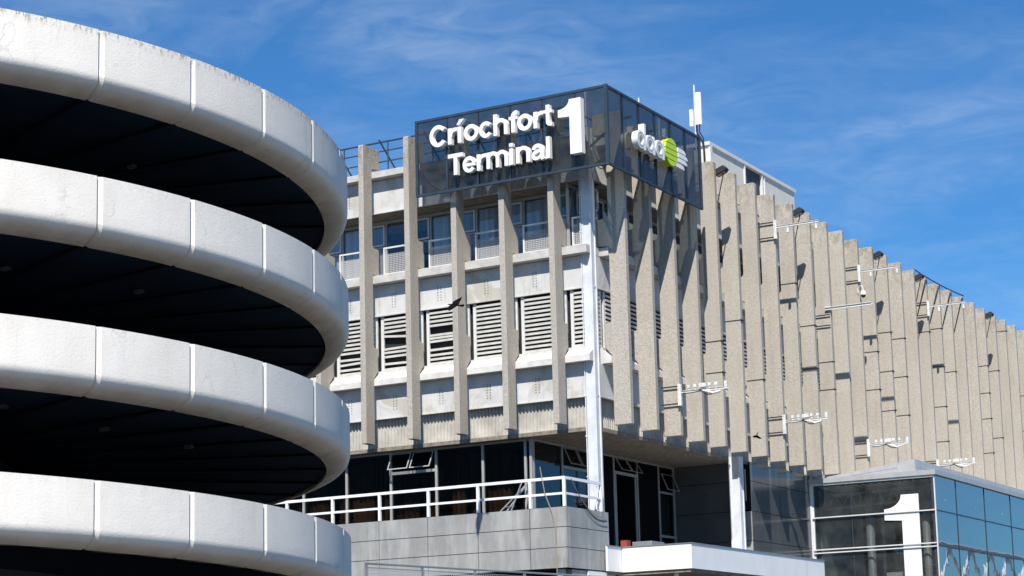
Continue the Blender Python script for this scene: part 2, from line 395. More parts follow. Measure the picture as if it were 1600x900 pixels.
def corrugated(mb, F, s0, s1, z0, z1, u):
    pitch = .15; n = max(1, int(round((s1-s0)/pitch))); p = (s1-s0)/n; pts = []
    for i in range(n):
        a = s0+i*p; pts += [(a, u), (a+p*.28, u), (a+p*.40, u-.045), (a+p*.85, u-.045)]
    pts.append((s1, u))
    vs = [F(s, uu, z0) for s, uu in pts] + [F(s, uu, z1) for s, uu in pts]; n2 = len(pts)
    vs += [F(s0, u-.09, z0), F(s1, u-.09, z0), F(s0, u-.09, z1), F(s1, u-.09, z1)]
    mb.add(vs, [(i, i+1, n2+i+1, n2+i) for i in range(n2-1)] + [(2*n2, 2*n2+1, 2*n2+3, 2*n2+2)])
def louvre(mb, F, s0, s1, z0, z1, u, broken=0):
    n = 13; st = (z1-z0)/n
    for i in range(n):
        if broken and i in {1: (2, 6, 7), 2: (4, 8), 3: (3,)}[broken]: continue
        z = z0+i*st; tl = 0; tr = 0
        if broken and i in {1: (1, 5, 8), 2: (3, 5, 7), 3: (2, 4)}[broken]: tl = random.uniform(-.12, .06); tr = random.uniform(-.16, .10)
        a = [F(s0, u, z+.0+tl), F(s0, u-.12, z+st*.52+tl), F(s0, u-.12, z+st*.62+tl), F(s0, u+.01, z+st*.52+tl)]
        b = [F(s1, u, z+tr), F(s1, u-.12, z+st*.52+tr), F(s1, u-.12, z+st*.62+tr), F(s1, u+.01, z+st*.52+tr)]
        mb.add(a+b, [(0,1,2,3),(4,7,6,5),(0,4,5,1),(1,5,6,2),(2,6,7,3),(3,7,4,0)])

def bay(F, s0, s1, idx, first=False, holes=False, broken=0, side='front'):
    """one structural bay between two fins, s0..s1 along the facade"""
    w = s1-s0
    # spandrels (three), each a part
    sp = []
    for nm, z0, z1 in (('spandrel_panel', 20.97, 22.32), ('spandrel_panel', 16.80, 18.04), ('spandrel_panel', 12.70, 13.98)):
        mb = MB(); fbox(mb, F, s0-.117, s1+.117, .0, .12, z0, z1)
        if holes and not (z0 > 20 and idx % 2) :
            for a in range(2):
                for b in range(6):
                    hx, hz = s0+.62+a*.14, z1-.42-b*.105
                    fbox(mb, F, hx, hx+.034, .10, .123, hz, hz+.04, 1)
        fbox(mb, F, s0-.117, s1+.117, .12, .15, z0, z0+.05)
        sp.append(bpart(mb, nm, [M_SPAN, M_BLACK]))
    mb = MB(); corrugated(mb, F, s0-.118, s1+.118, 11.60, 12.85, -.06); bpart(mb, 'profiled_sheet', M_CORR)
    mb = MB(); louvre(mb, F, s0+.19, s1-.05, 14.62, 16.78, .06, broken); fbox(mb, F, s1-.05, s1+.118, -.02, .04, 14.62, 16.78); o = bpart(mb, 'louvre', M_LOUV)
    mb = MB(); fbox(mb, F, s0+.045, s0+.17, -.02, .05, 14.6, 16.78); c = bpart(mb, 'louvre_frame', M_FRAMEW)
    # window: frame, glass, blind
    mb = MB(); u0_, u1_ = -.86, -.78
    fbox(mb, F, s0-.24, s1, u0_, u1_, 18.36, 18.46); fbox(mb, F, s0-.24, s1, u0_, u1_, 20.78, 20.90)
    m1 = s0-.24+.04; m2 = m1+1.02
    for m_ in (m1, m2): fbox(mb, F, m_-.035, m_+.035, u0_-.01, u1_+.02, 18.46, 20.78)
    fbox(mb, F, m2+.035, s1, u0_, u1_+.01, 19.78, 19.85)
    fr = bpart(mb, 'window', M_FRAME)
    mb = MB(); fbox(mb, F, m2+.06, s1-.02, u1_+.01, u1_+.05, 19.88, 19.94); fbox(mb, F, m2+.06, s1-.02, u1_+.01, u1_+.05, 20.68, 20.74)
    fbox(mb, F, m2+.06, m2+.12, u1_+.01, u1_+.05, 19.94, 20.68); fbox(mb, F, s1-.08, s1-.02, u1_+.01, u1_+.05, 19.94, 20.68)
    o = mb.build('opening_light', M_FRAMEW); child_world(o, fr)
    mb = MB(); fbox(mb, F, s0-.24, s1, -.825, -.815, 18.46, 20.78); o = mb.build('glass', M_GLASS); child_world(o, fr)
    if idx % 5 != 3:
        mb = MB(); lo, hi = (m1+.05, m2-.05) if idx % 2 else (m1+.05, m2-.12)
        n = int((hi-lo)/.09)
        for i in range(n):
            a = lo+i*(hi-lo)/n; sh = random.uniform(-.015, .015)
            mb.add([F(a, -.90+sh, 18.5), F(a+.085, -.93+sh, 18.5), F(a+.085, -.93+sh, 20.75), F(a, -.90+sh, 20.75)], [(0,1,2,3)])
        o = mb.build('vertical_blind', M_BLIND); child_world(o, fr)
        mb = MB(); lo, hi = m2+.05, s1-.03; n = int((hi-lo)/.09)
        for i in range(n):
            a = lo+i*(hi-lo)/n
            mb.add([F(a, -.88, 18.5), F(a+.05+.03*(idx % 2), -.94, 18.5), F(a+.05+.03*(idx % 2), -.94, 20.75), F(a, -.88, 20.75)], [(0,1,2,3)])
        o = mb.build('vertical_blind', M_BLIND); child_world(o, fr)
    # guard rail of the upper gallery with wire mesh
    mb = MB()
    fbox(mb, F, s0+.20, s1, -.01, .05, 19.52, 19.58); fbox(mb, F, s0+.20, s0+.26, -.01, .05, 18.42, 19.52); fbox(mb, F, s0+.26, s1, 0, .03, 18.50, 18.53)
    g = bpart(mb, 'guard_rail', M_FRAMEW)
    mb = MB(); mb.add([F(s0+.26, .02, 18.53), F(s1, .02, 18.53), F(s1, .02, 19.30), F(s0+.26, .02, 19.30)], [(0,1,2,3)])
    o = mb.build('wire_mesh', M_WIRE); child_world(o, g)

allf = sorted(fins_x)          # left to right
for i in range(len(allf)-1):
    s0, s1 = allf[i]+.24, allf[i+1]
    j = len(allf)-2-i          # 0 = the bay next to the corner
    bay(front, s0, s1, j, holes=True, broken={1: 0, 2: 2, 3: 1, 4: 3}.get(j, 0))
bay(front, fins_x[0]+.24, -.2, 9, holes=False)
bay(right, .1, fins_y[0], 6)
for k in range(12): bay(right, fins_y[k]+.24, fins_y[k+1], k*3+1, side='right')
# the rest of the right wall, hidden in the slots between the fins
mb = MB()
S1 = fins_y[-1]
for z0, z1 in ((20.97, 22.32), (16.80, 18.04), (12.70, 13.98)): fbox(mb, right, fins_y[12]+.24, S1, 0, .12, z0, z1)
bpart(mb, 'spandrel_panel', M_SPAN)
mb = MB(); louvre(mb, right, fins_y[12]+.24, S1, 14.62, 16.78, .12); bpart(mb, 'louvre', M_LOUV)
mb = MB(); fbox(mb, right, fins_y[12]+.24, S1, -.84, -.80, 18.46, 20.9); bpart(mb, 'window', M_GLASSD)
mb = MB(); fbox(mb, right, fins_y[12]+.24, S1, -.13, -.06, 11.6, 12.70); bpart(mb, 'profiled_sheet', M_CORR)

# ledges, cap, slabs
XL = allf[0]-1.0
def ledge(F, s0, s1, name='ledge'):
    mb = MB(); fbox(mb, F, s0, s1, -1.0, .50, 18.06, 18.38); bpart(mb, 'floor_ledge', M_LEDGE, bevel=.01)
    mb = MB(); mb.prism([(.14, 14.60), (.14, 14.50), (.50, 14.22), (.50, 13.99), (-.1, 13.99), (-.1, 14.60)], lambda p, t: F(t, p[0], p[1]), s0, s1)
    bpart(mb, 'sloping_sill', M_SILL)
    mb = MB(); fbox(mb, F, s0, s1, -.5, .50, 22.34, 22.60); bpart(mb, 'parapet_cap', M_LEDGE, bevel=.01)
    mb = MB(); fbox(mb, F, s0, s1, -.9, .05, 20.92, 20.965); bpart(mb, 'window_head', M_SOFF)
ledge(front, XL, .12)
ledge(right, .52, S1)
# dark cores behind louvres and windows, roof and floors
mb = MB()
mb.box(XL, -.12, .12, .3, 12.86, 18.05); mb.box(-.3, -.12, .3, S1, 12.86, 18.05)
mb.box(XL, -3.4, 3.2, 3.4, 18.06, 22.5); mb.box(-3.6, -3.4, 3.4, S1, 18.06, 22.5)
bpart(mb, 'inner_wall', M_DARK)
mb = MB(); mb.box(XL, -.0, .0, S1, 20.985, 21.2); mb.box(XL, -.5, .5, S1, 22.30, 22.50); mb.box(XL, -1.0, 1.0, S1, 18.07, 18.30)
bpart(mb, 'roof_slab', M_CONC)
# soffit of the overhanging block
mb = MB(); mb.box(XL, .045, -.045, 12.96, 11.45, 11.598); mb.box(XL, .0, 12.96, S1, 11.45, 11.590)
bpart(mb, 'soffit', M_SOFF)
mb = MB(); mb.box(XL, -.2, .2, 13.5, 11.6, 12.9); bpart(mb, 'inner_wall', M_DARK)

# corner columns with recessed channels
def column(x0, x1, y0, y1, z0, z1):
    w = x1-x0; dd = y1-y0; r_ = .035
    poly = [(x0, y0+.0), (x0+.07, y0), (x0+.09, y0+r_), (x1-.09, y0+r_), (x1-.07, y0), (x1, y0), (x1, y0+.07), (x1-r_, y0+.09),
            (x1-r_, y1-.09), (x1, y1-.07), (x1, y1), (x0, y1)]
    mb = MB(); mb.prism(poly, lambda p, t: (p[0], p[1], t), z0, z1); return mb
o = bpart(column(-.22, .17, -.20, .20, 7.2, 22.95), 'corner_column', M_STEEL)
mb = MB(); mb.tube([(-.25, -.22, 8.45), (-.25, -.22, 19.2), (-.25, -.2, 22.5)], .022)
for z in (9.7, 11.2, 12.7, 14.3, 16.2, 18.9, 20.3): mb.box(-.29, -.215, -.25, -.195, z, z+.05)
o = mb.build('downpipe', M_STEEL); child_world(o, bpart(MB(), 'pipe_bracket', M_STEEL)) if False else None
o.parent = B; o.matrix_parent_inverse = Matrix.Translation(-BL)
o = bpart(column(.02, .50, 11.95, 12.40, 7.0, 11.59), 'corner_column', M_STEEL)

# recessed storey: front glazing (y=.5), side glazing (x=-3), back wall (y=12.96)
YG, XG = .5, -3.02
mb = MB()
ms = [-3.02-2.105*i for i in range(9)]
for x in ms: mb.box(x-.05, x+.05, YG-.05, YG+.07, 8.3, 11.45)
mb.box(-3.30, -3.20, YG-.05, YG+.07, 8.3, 11.45)
mb.box(ms[-1], XG, YG-.03, YG+.05, 11.38, 11.449); mb.box(ms[-1], XG, YG-.03, YG+.05, 8.3, 8.42)
mb.box(ms[3], ms[2], YG-.04, YG+.05, 10.55, 10.66)
fw = bpart(mb, 'gallery_window', M_FRAME)
def sash(parent, F, s0, s1, u, z0, z1, out):
    """top hung sash tilted outwards, hinge at z1"""
    mb = MB(); t = .04
    def P(s, a, dd=0): return F(s, u+out*a+dd, z1-(z1-z0)*a)
    def bar(s_0, s_1, a0, a1):
        vs = [P(s_0, a0, 0), P(s_1, a0, 0), P(s_1, a1, 0), P(s_0, a1, 0), P(s_0, a0, t), P(s_1, a0, t), P(s_1, a1, t), P(s_0, a1, t)]
        mb.add(vs, [(0,3,2,1),(4,5,6,7),(0,1,5,4),(1,2,6,5),(2,3,7,6),(3,0,4,7)])
    bar(s0, s1, 0, .05); bar(s0, s1, .94, 1); bar(s0, s0+.04, .05, .94); bar(s1-.04, s1, .05, .94)
    o = mb.build('opening_light', M_FRAME); child_world(o, parent)
    mb = MB(); mb.add([P(s0+.04, .05, .02), P(s1-.04, .05, .02), P(s1-.04, .94, .02), P(s0+.04, .94, .02)], [(0,1,2,3)])
    g = mb.build('glass', M_GLASSD); child_world(g, parent)
ff = lambda s_, u_, z_: (s_, YG-u_, z_)
sash(fw, ff, ms[3]+.08, ms[3]+1.0, .05, 10.72, 11.36, .34)
sash(fw, ff, ms[3]+1.1, ms[2]-.08, .05, 10.72, 11.36, .34)
mb = MB(); mb.box(ms[-1], XG, YG+.0, YG+.012, 8.42, 11.38); o = mb.build('glass', M_GLASSD); child_world(o, fw)
mb = MB()
n = 240
pts = [(ms[-1]+(XG-.6-ms[-1])*i/n, YG+.75+.05*math.sin(i*1.9)+.03*math.sin(i*.7)) for i in range(n+1)]
mb.add([(x, y, 8.35) for x, y in pts]+[(x, y, 11.2) for x, y in pts], [(i, i+1, n+2+i, n+1+i) for i in range(n)])
bpart(mb, 'curtain', M_CURT)
mb = MB()
mb.box(ms[-1], XG, 4.0, 4.2, 7.0, 11.45); mb.box(ms[-1], XG-.1, .6, 4.0, 8.2, 8.3)
bpart(mb, 'inner_wall', M_BLACK)
rs = lambda s_, u_, z_: (XG+u_, s_, z_)
mb = MB()
for y in (.62, 2.87, 5.02, 7.24, 9.36, 11.40, 13.0-.1): fbox(mb, rs, y-.05, y+.05, -.05, .06, 7.3, 11.45)
fbox(mb, rs, .62, 12.9, -.04, .05, 11.38, 11.45); fbox(mb, rs, 2.92, 4.97, -.03, .05, 10.55, 10.66)
fbox(mb, rs, 7.29, 9.31, -.03, .06, 10.72, 10.84); fbox(mb, rs, 11.45, 12.85, -.03, .05, 10.25, 10.34); fbox(mb, rs, 11.45, 12.85, -.03, .05, 8.38, 8.48)
fbox(mb, rs, 7.36, 7.44, -.02, .04, 7.35, 10.7); fbox(mb, rs, 9.16, 9.24, -.02, .04, 7.35, 10.7)
fs_ = bpart(mb, 'gallery_window', M_FRAME)
for a, b in ((2.98, 3.9), (4.0, 4.92), (7.36, 8.26), (8.34, 9.24)): sash(fs_, rs, a, b, .05, 10.86 if a > 7 else 10.70, 11.36, .3)
sash(fs_, rs, 11.6, 12.75, .05, 10.38, 11.1, .3)
mb = MB(); fbox(mb, rs, .62, 5.0, .0, .012, 8.3, 11.38); o = mb.build('glass', M_GLASSM); child_world(o, fs_)
mb = MB(); fbox(mb, rs, 7.29, 12.9, .0, .012, 7.35, 11.38); o = mb.build('glass', M_GLASSD); child_world(o, fs_)
mb = MB(); fbox(mb, rs, 11.45, 12.85, -.25, -.20, 8.45, 10.25); o = mb.build('vertical_blind', M_TEAL); child_world(o, fs_)
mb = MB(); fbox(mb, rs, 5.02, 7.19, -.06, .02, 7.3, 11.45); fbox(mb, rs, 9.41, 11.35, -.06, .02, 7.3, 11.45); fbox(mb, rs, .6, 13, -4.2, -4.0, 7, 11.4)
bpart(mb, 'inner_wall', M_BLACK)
def cladding(F, s0, s1, u, zs, sj, mat, name, th=.03, gap=.024, back=True, cut=False):
    mb = MB()
    for i in range(len(zs)-1):
        for j in range(len(sj)-1):
            a, b = sj[j]+gap/2, sj[j+1]-gap/2; z0, z1 = zs[i]+gap/2, zs[i+1]-gap/2
            if cut and i == 0 and j == len(sj)-2:
                rr = .16; poly = [(a, z0)] + [(b-rr+rr*math.sin(t*PI/12), z0+rr-rr*math.cos(t*PI/12)) for t in range(7)] + [(b, z1), (a, z1)]
                mb.prism(poly, lambda p, t: F(p[0], t, p[1]), u, u+th)
            else: fbox(mb, F, a, b, u, u+th, z0, z1)
    if back: fbox(mb, F, s0+.004, s1-.004 if not cut else s1-.25, u-.05, u, zs[0]+.004, zs[-1]-.004, 1)
    return bpart(mb, name, [mat, M_JOINT])
cladding(front, XG, .0, -12.96, (7.0, 8.1, 9.37, 10.63, 11.445), (XG+.03, .01), M_GLOSS, 'wall_cladding')
cladding(right, 14.05, 21.2, .09, (5.9, 6.95, 8.20, 9.46, 10.75, 11.585), (14.06, 17.27, 21.2), M_GLOSS, 'wall_cladding')
cladding(front, -.5, .085, -14.05, (5.9, 6.95, 8.20, 9.46), (-.5, .12), M_CLAD, 'wall_cladding')
mb = MB(); mb.box(-3.0, .07, 14.12, 21.1, 0, 11.44); mb.box(-.5, .06, 13.2, 14.10, 9.5, 11.44); bpart(mb, 'inner_wall', M_JOINT)
mb = MB(); mb.box(-.1, .10, 13.5, 13.56, 9.85, 11.2); mb.box(.0, .02, 13.56, 13.95, 10.0, 11.1); bpart(mb, 'wall_niche', M_FRAME)

# first floor balcony block with grey cladding
ZB = (6.24, 6.965, 7.685, 8.40)
sj = [-19.0] + [-17.9+2.125*i for i in range(8)] + [-1.12, .36]
sj = [-18.15, -16.02, -13.9, -11.77, -9.65, -7.53, -5.40, -3.26, -1.12, .36]
cladding(front, -18.15, .33, 3.07, ZB, sj, M_CLAD, 'wall_cladding')
cladding(lambda s_, u_, z_: (u_, s_, z_), -3.06, .12, .33, ZB, (-3.09, -2.9, .13), M_CLAD, 'wall_cladding', cut=True)
mb = MB(); mb.box(-18.1, .27, -3.0, -.1, 6.3, 8.36); mb.box(-18.1, -.25, -.1, .6, 7.9, 8.30); bpart(mb, 'balcony_slab', M_DARK)
# ground floor below
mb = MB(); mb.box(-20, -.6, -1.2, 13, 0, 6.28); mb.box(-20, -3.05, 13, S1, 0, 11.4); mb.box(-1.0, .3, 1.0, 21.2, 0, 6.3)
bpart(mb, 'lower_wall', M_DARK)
mb = MB(); mb.box(-3.3, .40, -.05, 13.0, 6.95, 7.10); bpart(mb, 'terrace_slab', M_CONC)
mb = MB(); mb.box(-.16, .08, -2.95, -2.72, 0, 6.22); bpart(mb, 'post', M_SILL)
mb = MB(); mb.box(.05, .30, -2.68, -1.62, 5.2, 6.2); bpart(mb, 'meter_cupboard', M_CLAD)
mb = MB(); mb.box(.06, .34, -1.55, .60, 4.2, 6.225); bpart(mb, 'pier', M_WHITE, bevel=.03)
# hidden remainder of the block
mb = MB(); mb.box(XL-14, XL, .0, S1, 0, 22.5); bpart(mb, 'side_wing', M_LEDGE)
mb = MB(); mb.box(XL, -.6, S1, S1+.4, 11.45, 22.5); bpart(mb, 'end_wall', M_LEDGE)

# ------------------------------------------------------------------ balcony railing
t = thing('balcony_railing', (-6, -3.0, 8.4), 'white steel balcony railing with two rails on top of the grey cladding', 'railing')
def cw(mb, name, mat, parent, **k): return child_world(mb.build(name, mat, **k), parent)
mb = MB(); mb.box(-18.1, .34, -3.11, -3.03, 9.36, 9.46); mb.box(.26, .34, -3.03, -.26, 9.36, 9.46); cw(mb, 'top_rail', M_WHITE, t)
mb = MB(); mb.box(-18.1, .33, -3.10, -3.04, 8.82, 8.90); mb.box(.27, .33, -3.04, -.26, 8.82, 8.90); cw(mb, 'middle_rail', M_WHITE, t)
for x in [-18.0, -15.98, -13.86, -11.74, -9.62, -7.50, -5.36, -3.24, -1.08, .29]:
    mb = MB(); mb.box(x-.05, x+.05, -3.115, -3.025, 8.40, 9.355); cw(mb, 'post', M_WHITE, t)
mb = MB(); mb.box(.25, .35, -.36, -.26, 8.40, 9.355); mb.tube([(.30, -.62, 9.30), (.30, -.55, 8.9), (.30, -.7, 8.45)], .02); cw(mb, 'post', M_WHITE, t)

def cable(name, pts, rad, mat, label, sag=0, cat='cable'):
    mb = MB(); mb.tube(pts, rad, 5); return tag(mb.build(name, mat), label, cat)
def arc(a, b, sag, n=14):
    a, b = Vector(a), Vector(b); return [a.lerp(b, i/n) - Vector((0, 0, sag*4*(i/n)*(1-i/n))) for i in range(n+1)]
o = cable('hanging_cable', arc((.40, -2.75, 9.40), (.40, -.12, 8.2), .42), .014, M_HOSE, 'brown cable drooping in a loop from the railing top across the cladding side')
o = cable('hanging_cable', arc((.42, -2.35, 8.95), (.42, -.10, 8.05), .30), .012, M_CABLE, 'black cable drooping just below the brown cable at the cladding side')
o = cable('downlead_pipe', [(-.62, -3.15, 9.85), (-.45, -3.15, 8.9), (-.18, -3.15, 8.2), (-.06, -3.13, 7.6), (-.05, -3.13, 6.2), (-.05, -3.13, 4.5)], .017, M_HOSE, 'thin brown pipe leaning over the railing and down the cladding near its corner', cat='pipe')
mb = MB()
for a, b in (((-3.35, -1.6, 8.42), (-3.15, .30, 9.7)), ((-3.1, -1.5, 8.42), (-2.95, .3, 9.9)), ((-2.6, -1.9, 8.42), (-3.05, -.2, 9.75))): mb.tube([a, b], .03)
mb.tube([(-3.2, -1.2, 8.75), (-2.8, -1.2, 8.75)], .02); mb.tube([(-3.17, -.75, 9.1), (-2.9, -.75, 9.1)], .02); mb.tube([(-3.15, -.3, 9.4), (-2.95, -.3, 9.4)], .02)
tag(mb.build('folded_ladder', M_GALV), 'folded metal steps leaning on the gallery window corner post behind the white railing', 'ladder')

# ------------------------------------------------------------------ roof sign
SX, SY, SZ0, SZ1, SXL, SYR = 1.68, -1.5, 20.94, 23.97, -6.68, 6.74
S = thing('roof_sign', (SX, SY, SZ0), 'dark glass box sign wrapping the roof corner with big white Críochfort Terminal 1 letters', 'sign')
mb = MB(); q = .09
for z0, z1 in ((SZ0, SZ0+q), (SZ1-q, SZ1)):
    mb.box(SXL, SX, SY, SY+q, z0, z1); mb.box(SX-q, SX, SY+q, SYR, z0, z1)
mb.box(SX-q-.03, SX+.01, SY-.01, SY+q+.03, SZ0-.01, SZ1+.01)
mb.box(SXL-.01, SXL+.10, SY-.005, SY+q+.01, SZ0-.005, SZ1+.005); mb.box(SX-q, SX+.005, SYR-.10, SYR+.01, SZ0-.005, SZ1+.005)
cw(mb, 'outer_frame', M_SIGNF, S)
for i in range(1, 6):
    x = SXL+(SX-SXL)*i/6; mb = MB(); mb.box(x-.035, x+.035, SY+.025, SY+q+.04, SZ0+q, SZ1-q); cw(mb, 'mullion', M_SIGNF, S)
    y = SY+(SYR-SY)*i/6; mb = MB(); mb.box(SX-q-.04, SX-.025, y-.035, y+.035, SZ0+q, SZ1-q); cw(mb, 'mullion', M_SIGNF, S)
mb = MB(); mb.box(SXL+.11, SX-q-.04, SY+.03, SY+.045, SZ0+q+.003, SZ1-q-.003); cw(mb, 'front_glass', M_SIGNG, S)
mb = MB(); mb.box(SX-.045, SX-.03, SY+q+.04, SYR-.11, SZ0+q+.003, SZ1-q-.003); cw(mb, 'side_glass', M_SIGNG, S)
mb = MB()
for x in (-5.27, -3.15, -1.02):
    mb.tube([(x, -1.39, 21.2), (x, -1.12, 21.2)], .05); mb.tube([(x, -1.39, 23.3), (x, -1.12, 23.3)], .05)
for y in (.72, 2.84, 4.96):
    mb.tube([(1.22, y, 21.2), (1.57, y, 21.2)], .05); mb.tube([(1.22, y, 23.3), (1.57, y, 23.3)], .05)
mb.tube([(.17, .0, 22.2), (1.57, -1.39, 22.2)], .05); mb.tube([(.17, .0, 21.4), (1.57, -1.39, 21.3)], .05)
cw(mb, 'support_arms', M_SIGNF, S)
mb = MB()
mb.tube(arc((.2, .1, 22.3), (1.2, -.6, 21.4), .5), .02); mb.tube(arc((.5, -.2, 21.4), (1.45, -1.0, 21.25), .25), .018); mb.tube(arc((-6.5, -1.3, 21.9), (-5.4, -1.2, 21.1), .25), .02)
cw(mb, 'wiring', M_CABLE, S)

def ell(cx, cy, rx, ry, a0, a1, n=22):
    return [(cx+rx*math.cos(math.radians(a0+(a1-a0)*i/n)), cy+ry*math.sin(math.radians(a0+(a1-a0)*i/n))) for i in range(n+1)]
W = .19; XH = .755
def glyph(ch):
    """list of (kind, data); returns strokes as centrelines in cap-height units and advance"""
    h = W/2
    if ch == 'C': return [('b', ell(.47, .5, .47-h, .52-h, 38, 322, 30), W)], .97
    if ch == 'c': return [('b', ell(.36, XH/2, .36-h, XH/2+.015-h, 38, 322), W*.93)], .74
    if ch == 'o': return [('o', ell(.39, XH/2, .39-h, XH/2+.015-h, 0, 360, 32)[:-1], W*.97)], .82
    if ch == 'e': return [('b', ell(.365, XH/2, .365-h, XH/2+.015-h, 6, 322, 28), W*.9), ('b', [(.13, XH/2-.01), (.70, XH/2-.01)], .13)], .76
    if ch in 'ií': 
        s_ = [('b', [(h+.03, 0), (h+.03, XH)], W)]
        s_.append(('b', [(h+.03, .85), (h+.03, 1.0)], W) if ch == 'i' else ('p', [(-.02, .86), (.13, .86), (.40, 1.10), (.14, 1.10)]))
        return s_, .36
    if ch == 'l': return [('b', [(h+.03, 0), (h+.03, 1.0)], W)], .36
    if ch == 'r': return [('b', [(h+.03, 0), (h+.03, XH)], W), ('b', [(h+.06, .36)]+ell(.44, .44, .27, .225, 160, 80, 8)+[(.53, .655)], W*.93)], .53
    if ch == 'n': return [('b', [(h+.03, 0), (h+.03, XH)], W), ('b', ell(.405, .45, .27, .235, 172, 0, 14)+[(.675, .3), (.675, 0)], W*.97)], .83
    if ch == 'h': return [('b', [(h+.03, 0), (h+.03, 1.0)], W), ('b', ell(.405, .45, .27, .235, 172, 0, 14)+[(.675, .3), (.675, 0)], W*.97)], .83
    if ch == 'm': return [('b', [(h+.03, 0), (h+.03, XH)], W), ('b', ell(.38, .46, .245, .225, 172, 0, 14)+[(.625, .3), (.625, 0)], W*.95),
                          ('b', ell(.86, .46, .235, .225, 172, 0, 14)+[(1.095, .3), (1.095, 0)], W*.95)], 1.24
    if ch == 'f': return [('b', [(.235, 0), (.235, .76)]+ell(.40, .76, .165, .15, 170, 95, 7)+[(.46, .905)], W), ('b', [(.01, .675), (.45, .675)], .145)], .45
    if ch == 't': return [('b', [(.235, .98), (.235, .2)]+ell(.36, .2, .125, .115, 190, 268, 6)+[(.44, .085)], W*.97), ('b', [(.01, .675), (.45, .675)], .145)], .47
    if ch == 'T': return [('b', [(.0, .91), (.82, .91)], .185), ('b', [(.41, .83), (.41, 0)], W*1.05)], .80
    if ch == 'a': return [('b', [(.145, .50)]+ell(.36, .51, .215, .155, 165, 20, 10)+[(.585, .42), (.585, .12), (.625, .0)], W*.93),
                          ('b', [(.56, .47), (.40, .42), (.25, .38)]+ell(.24, .225, .135, .145, 110, 262, 8)+[(.36, .09), (.50, .16), (.58, .28)], W*.80)], .78
def lettering(text, x0, x1, zb, cap, y_front, depth):
    adv = [glyph(c)[1] for c in text]; tot = sum(adv[:-1])+adv[-1]
    k = (x1-x0)/(tot*cap); x = x0; out = []
    for c, a in zip(text, adv):
        st, _ = glyph(c); mb = MB()
        for n, s_ in enumerate(st):
            e = .003*n
            fn = lambda p, t, x=x: (x+p[0]*cap*k, t, zb+p[1]*cap)
            if s_[0] == 'p': mb.prism(s_[1], fn, y_front+e, y_front+depth-e)
            else: mb.band(s_[1], s_[2], fn, y_front+e, y_front+depth-e, closed=(s_[0] == 'o'))
        o = mb.build('letter', M_WHITE); child_world(o, S); x += a*cap*k
lettering('Críochfort', -5.84, -.46, 22.70, .83, -1.79, .19)
lettering('Terminal', -5.03, -.49, 21.47, .83, -1.79, .19)
def one_poly(x0, z0, w, h, n=10):
    pts = [(1, 1), (1, 0), (.50, 0), (.50, .685), (0, .70), (0, .835)]
    pts += [(.50*math.sin(PI/2*i/n), 1.0-.165*math.cos(PI/2*i/n)**1.0) for i in range(1, n)]
    pts += [(.50, 1.0)]
    return [(x0+p[0]*w, z0+p[1]*h) for p in pts]
mb = MB(); mb.prism(one_poly(-.20, 21.46, .95, 2.09), lambda p, t: (p[0], t, p[1]), -1.82, -1.54); cw(mb, 'numeral_one', M_WHITE, S)
# side emblem: three round letters, lime disc in slices, four white streaks
rx_ = lambda p, t: (t, p[0], p[1])
def bowl(cy_, stem_top, name):
    mb = MB()
    mb.band(ell(cy_, 22.33, .265, .26, 0, 360, 28)[:-1], .175, rx_, 1.76, 2.0, closed=True)
    mb.band([(cy_+.315, 21.975), (cy_+.315, stem_top)], .14, rx_, 1.763, 2.003)
    o = mb.build('letter', M_WHITE); child_world(o, S)
    mb2 = MB(); mb2.band(ell(cy_, 22.33, .265, .26, 25, 335, 26), .022, rx_, 1.99, 2.008); g = mb2.build('inlay_line', M_SGREY); child_world(g, S)
bowl(.63, 23.0, 'd'); bowl(1.41, 22.68, 'a'); bowl(2.23, 22.68, 'a')
cy_, cz_, R_ = 3.28, 22.46, .545
mb = MB()
cuts = [cz_-R_, 22.14, 22.35, 22.56, 22.79, cz_+R_]
for i in range(5):
    za, zb = cuts[i]+.018*(i > 0), cuts[i+1]-.018*(i < 4); pts = []
    n = 10
    L_ = [(cy_-math.sqrt(max(0, R_**2-(za+(zb-za)*j/n-cz_)**2)), za+(zb-za)*j/n) for j in range(n+1)]
    Rr = [(cy_+math.sqrt(max(0, R_**2-(za+(zb-za)*j/n-cz_)**2))*(1.06 if i == 4 else .98), za+(zb-za)*j/n) for j in range(n+1)]
    mb.prism(L_+Rr[::-1], rx_, 1.90, 2.0)
o = mb.build('lime_disc', M_GREEN); child_world(o, S)
mb = MB(); mb.prism(ell(cy_, cz_, R_*.97, R_*.97, 0, 360, 36)[:-1], rx_, 1.72, 1.90); o = mb.build('disc_rim', M_GREEN); child_world(o, S)
for i, (a, b, z) in enumerate(((3.86, 4.58, 22.70), (3.88, 4.74, 22.50), (3.84, 4.68, 22.29), (3.62, 4.40, 22.06))):
    n = 8; hh = .165
    top = [(b-.32+.32*math.sin(PI/2*j/n), z+hh/2-hh*(1-math.cos(PI/2*j/n))) for j in range(n+1)]
    mb = MB(); mb.prism([(a, z-hh/2), (b, z-hh/2)]+top[::-1][1:]+[(a, z+hh/2)], rx_, 1.80, 2.0); o = mb.build('white_streak', M_WHITE); child_world(o, S)

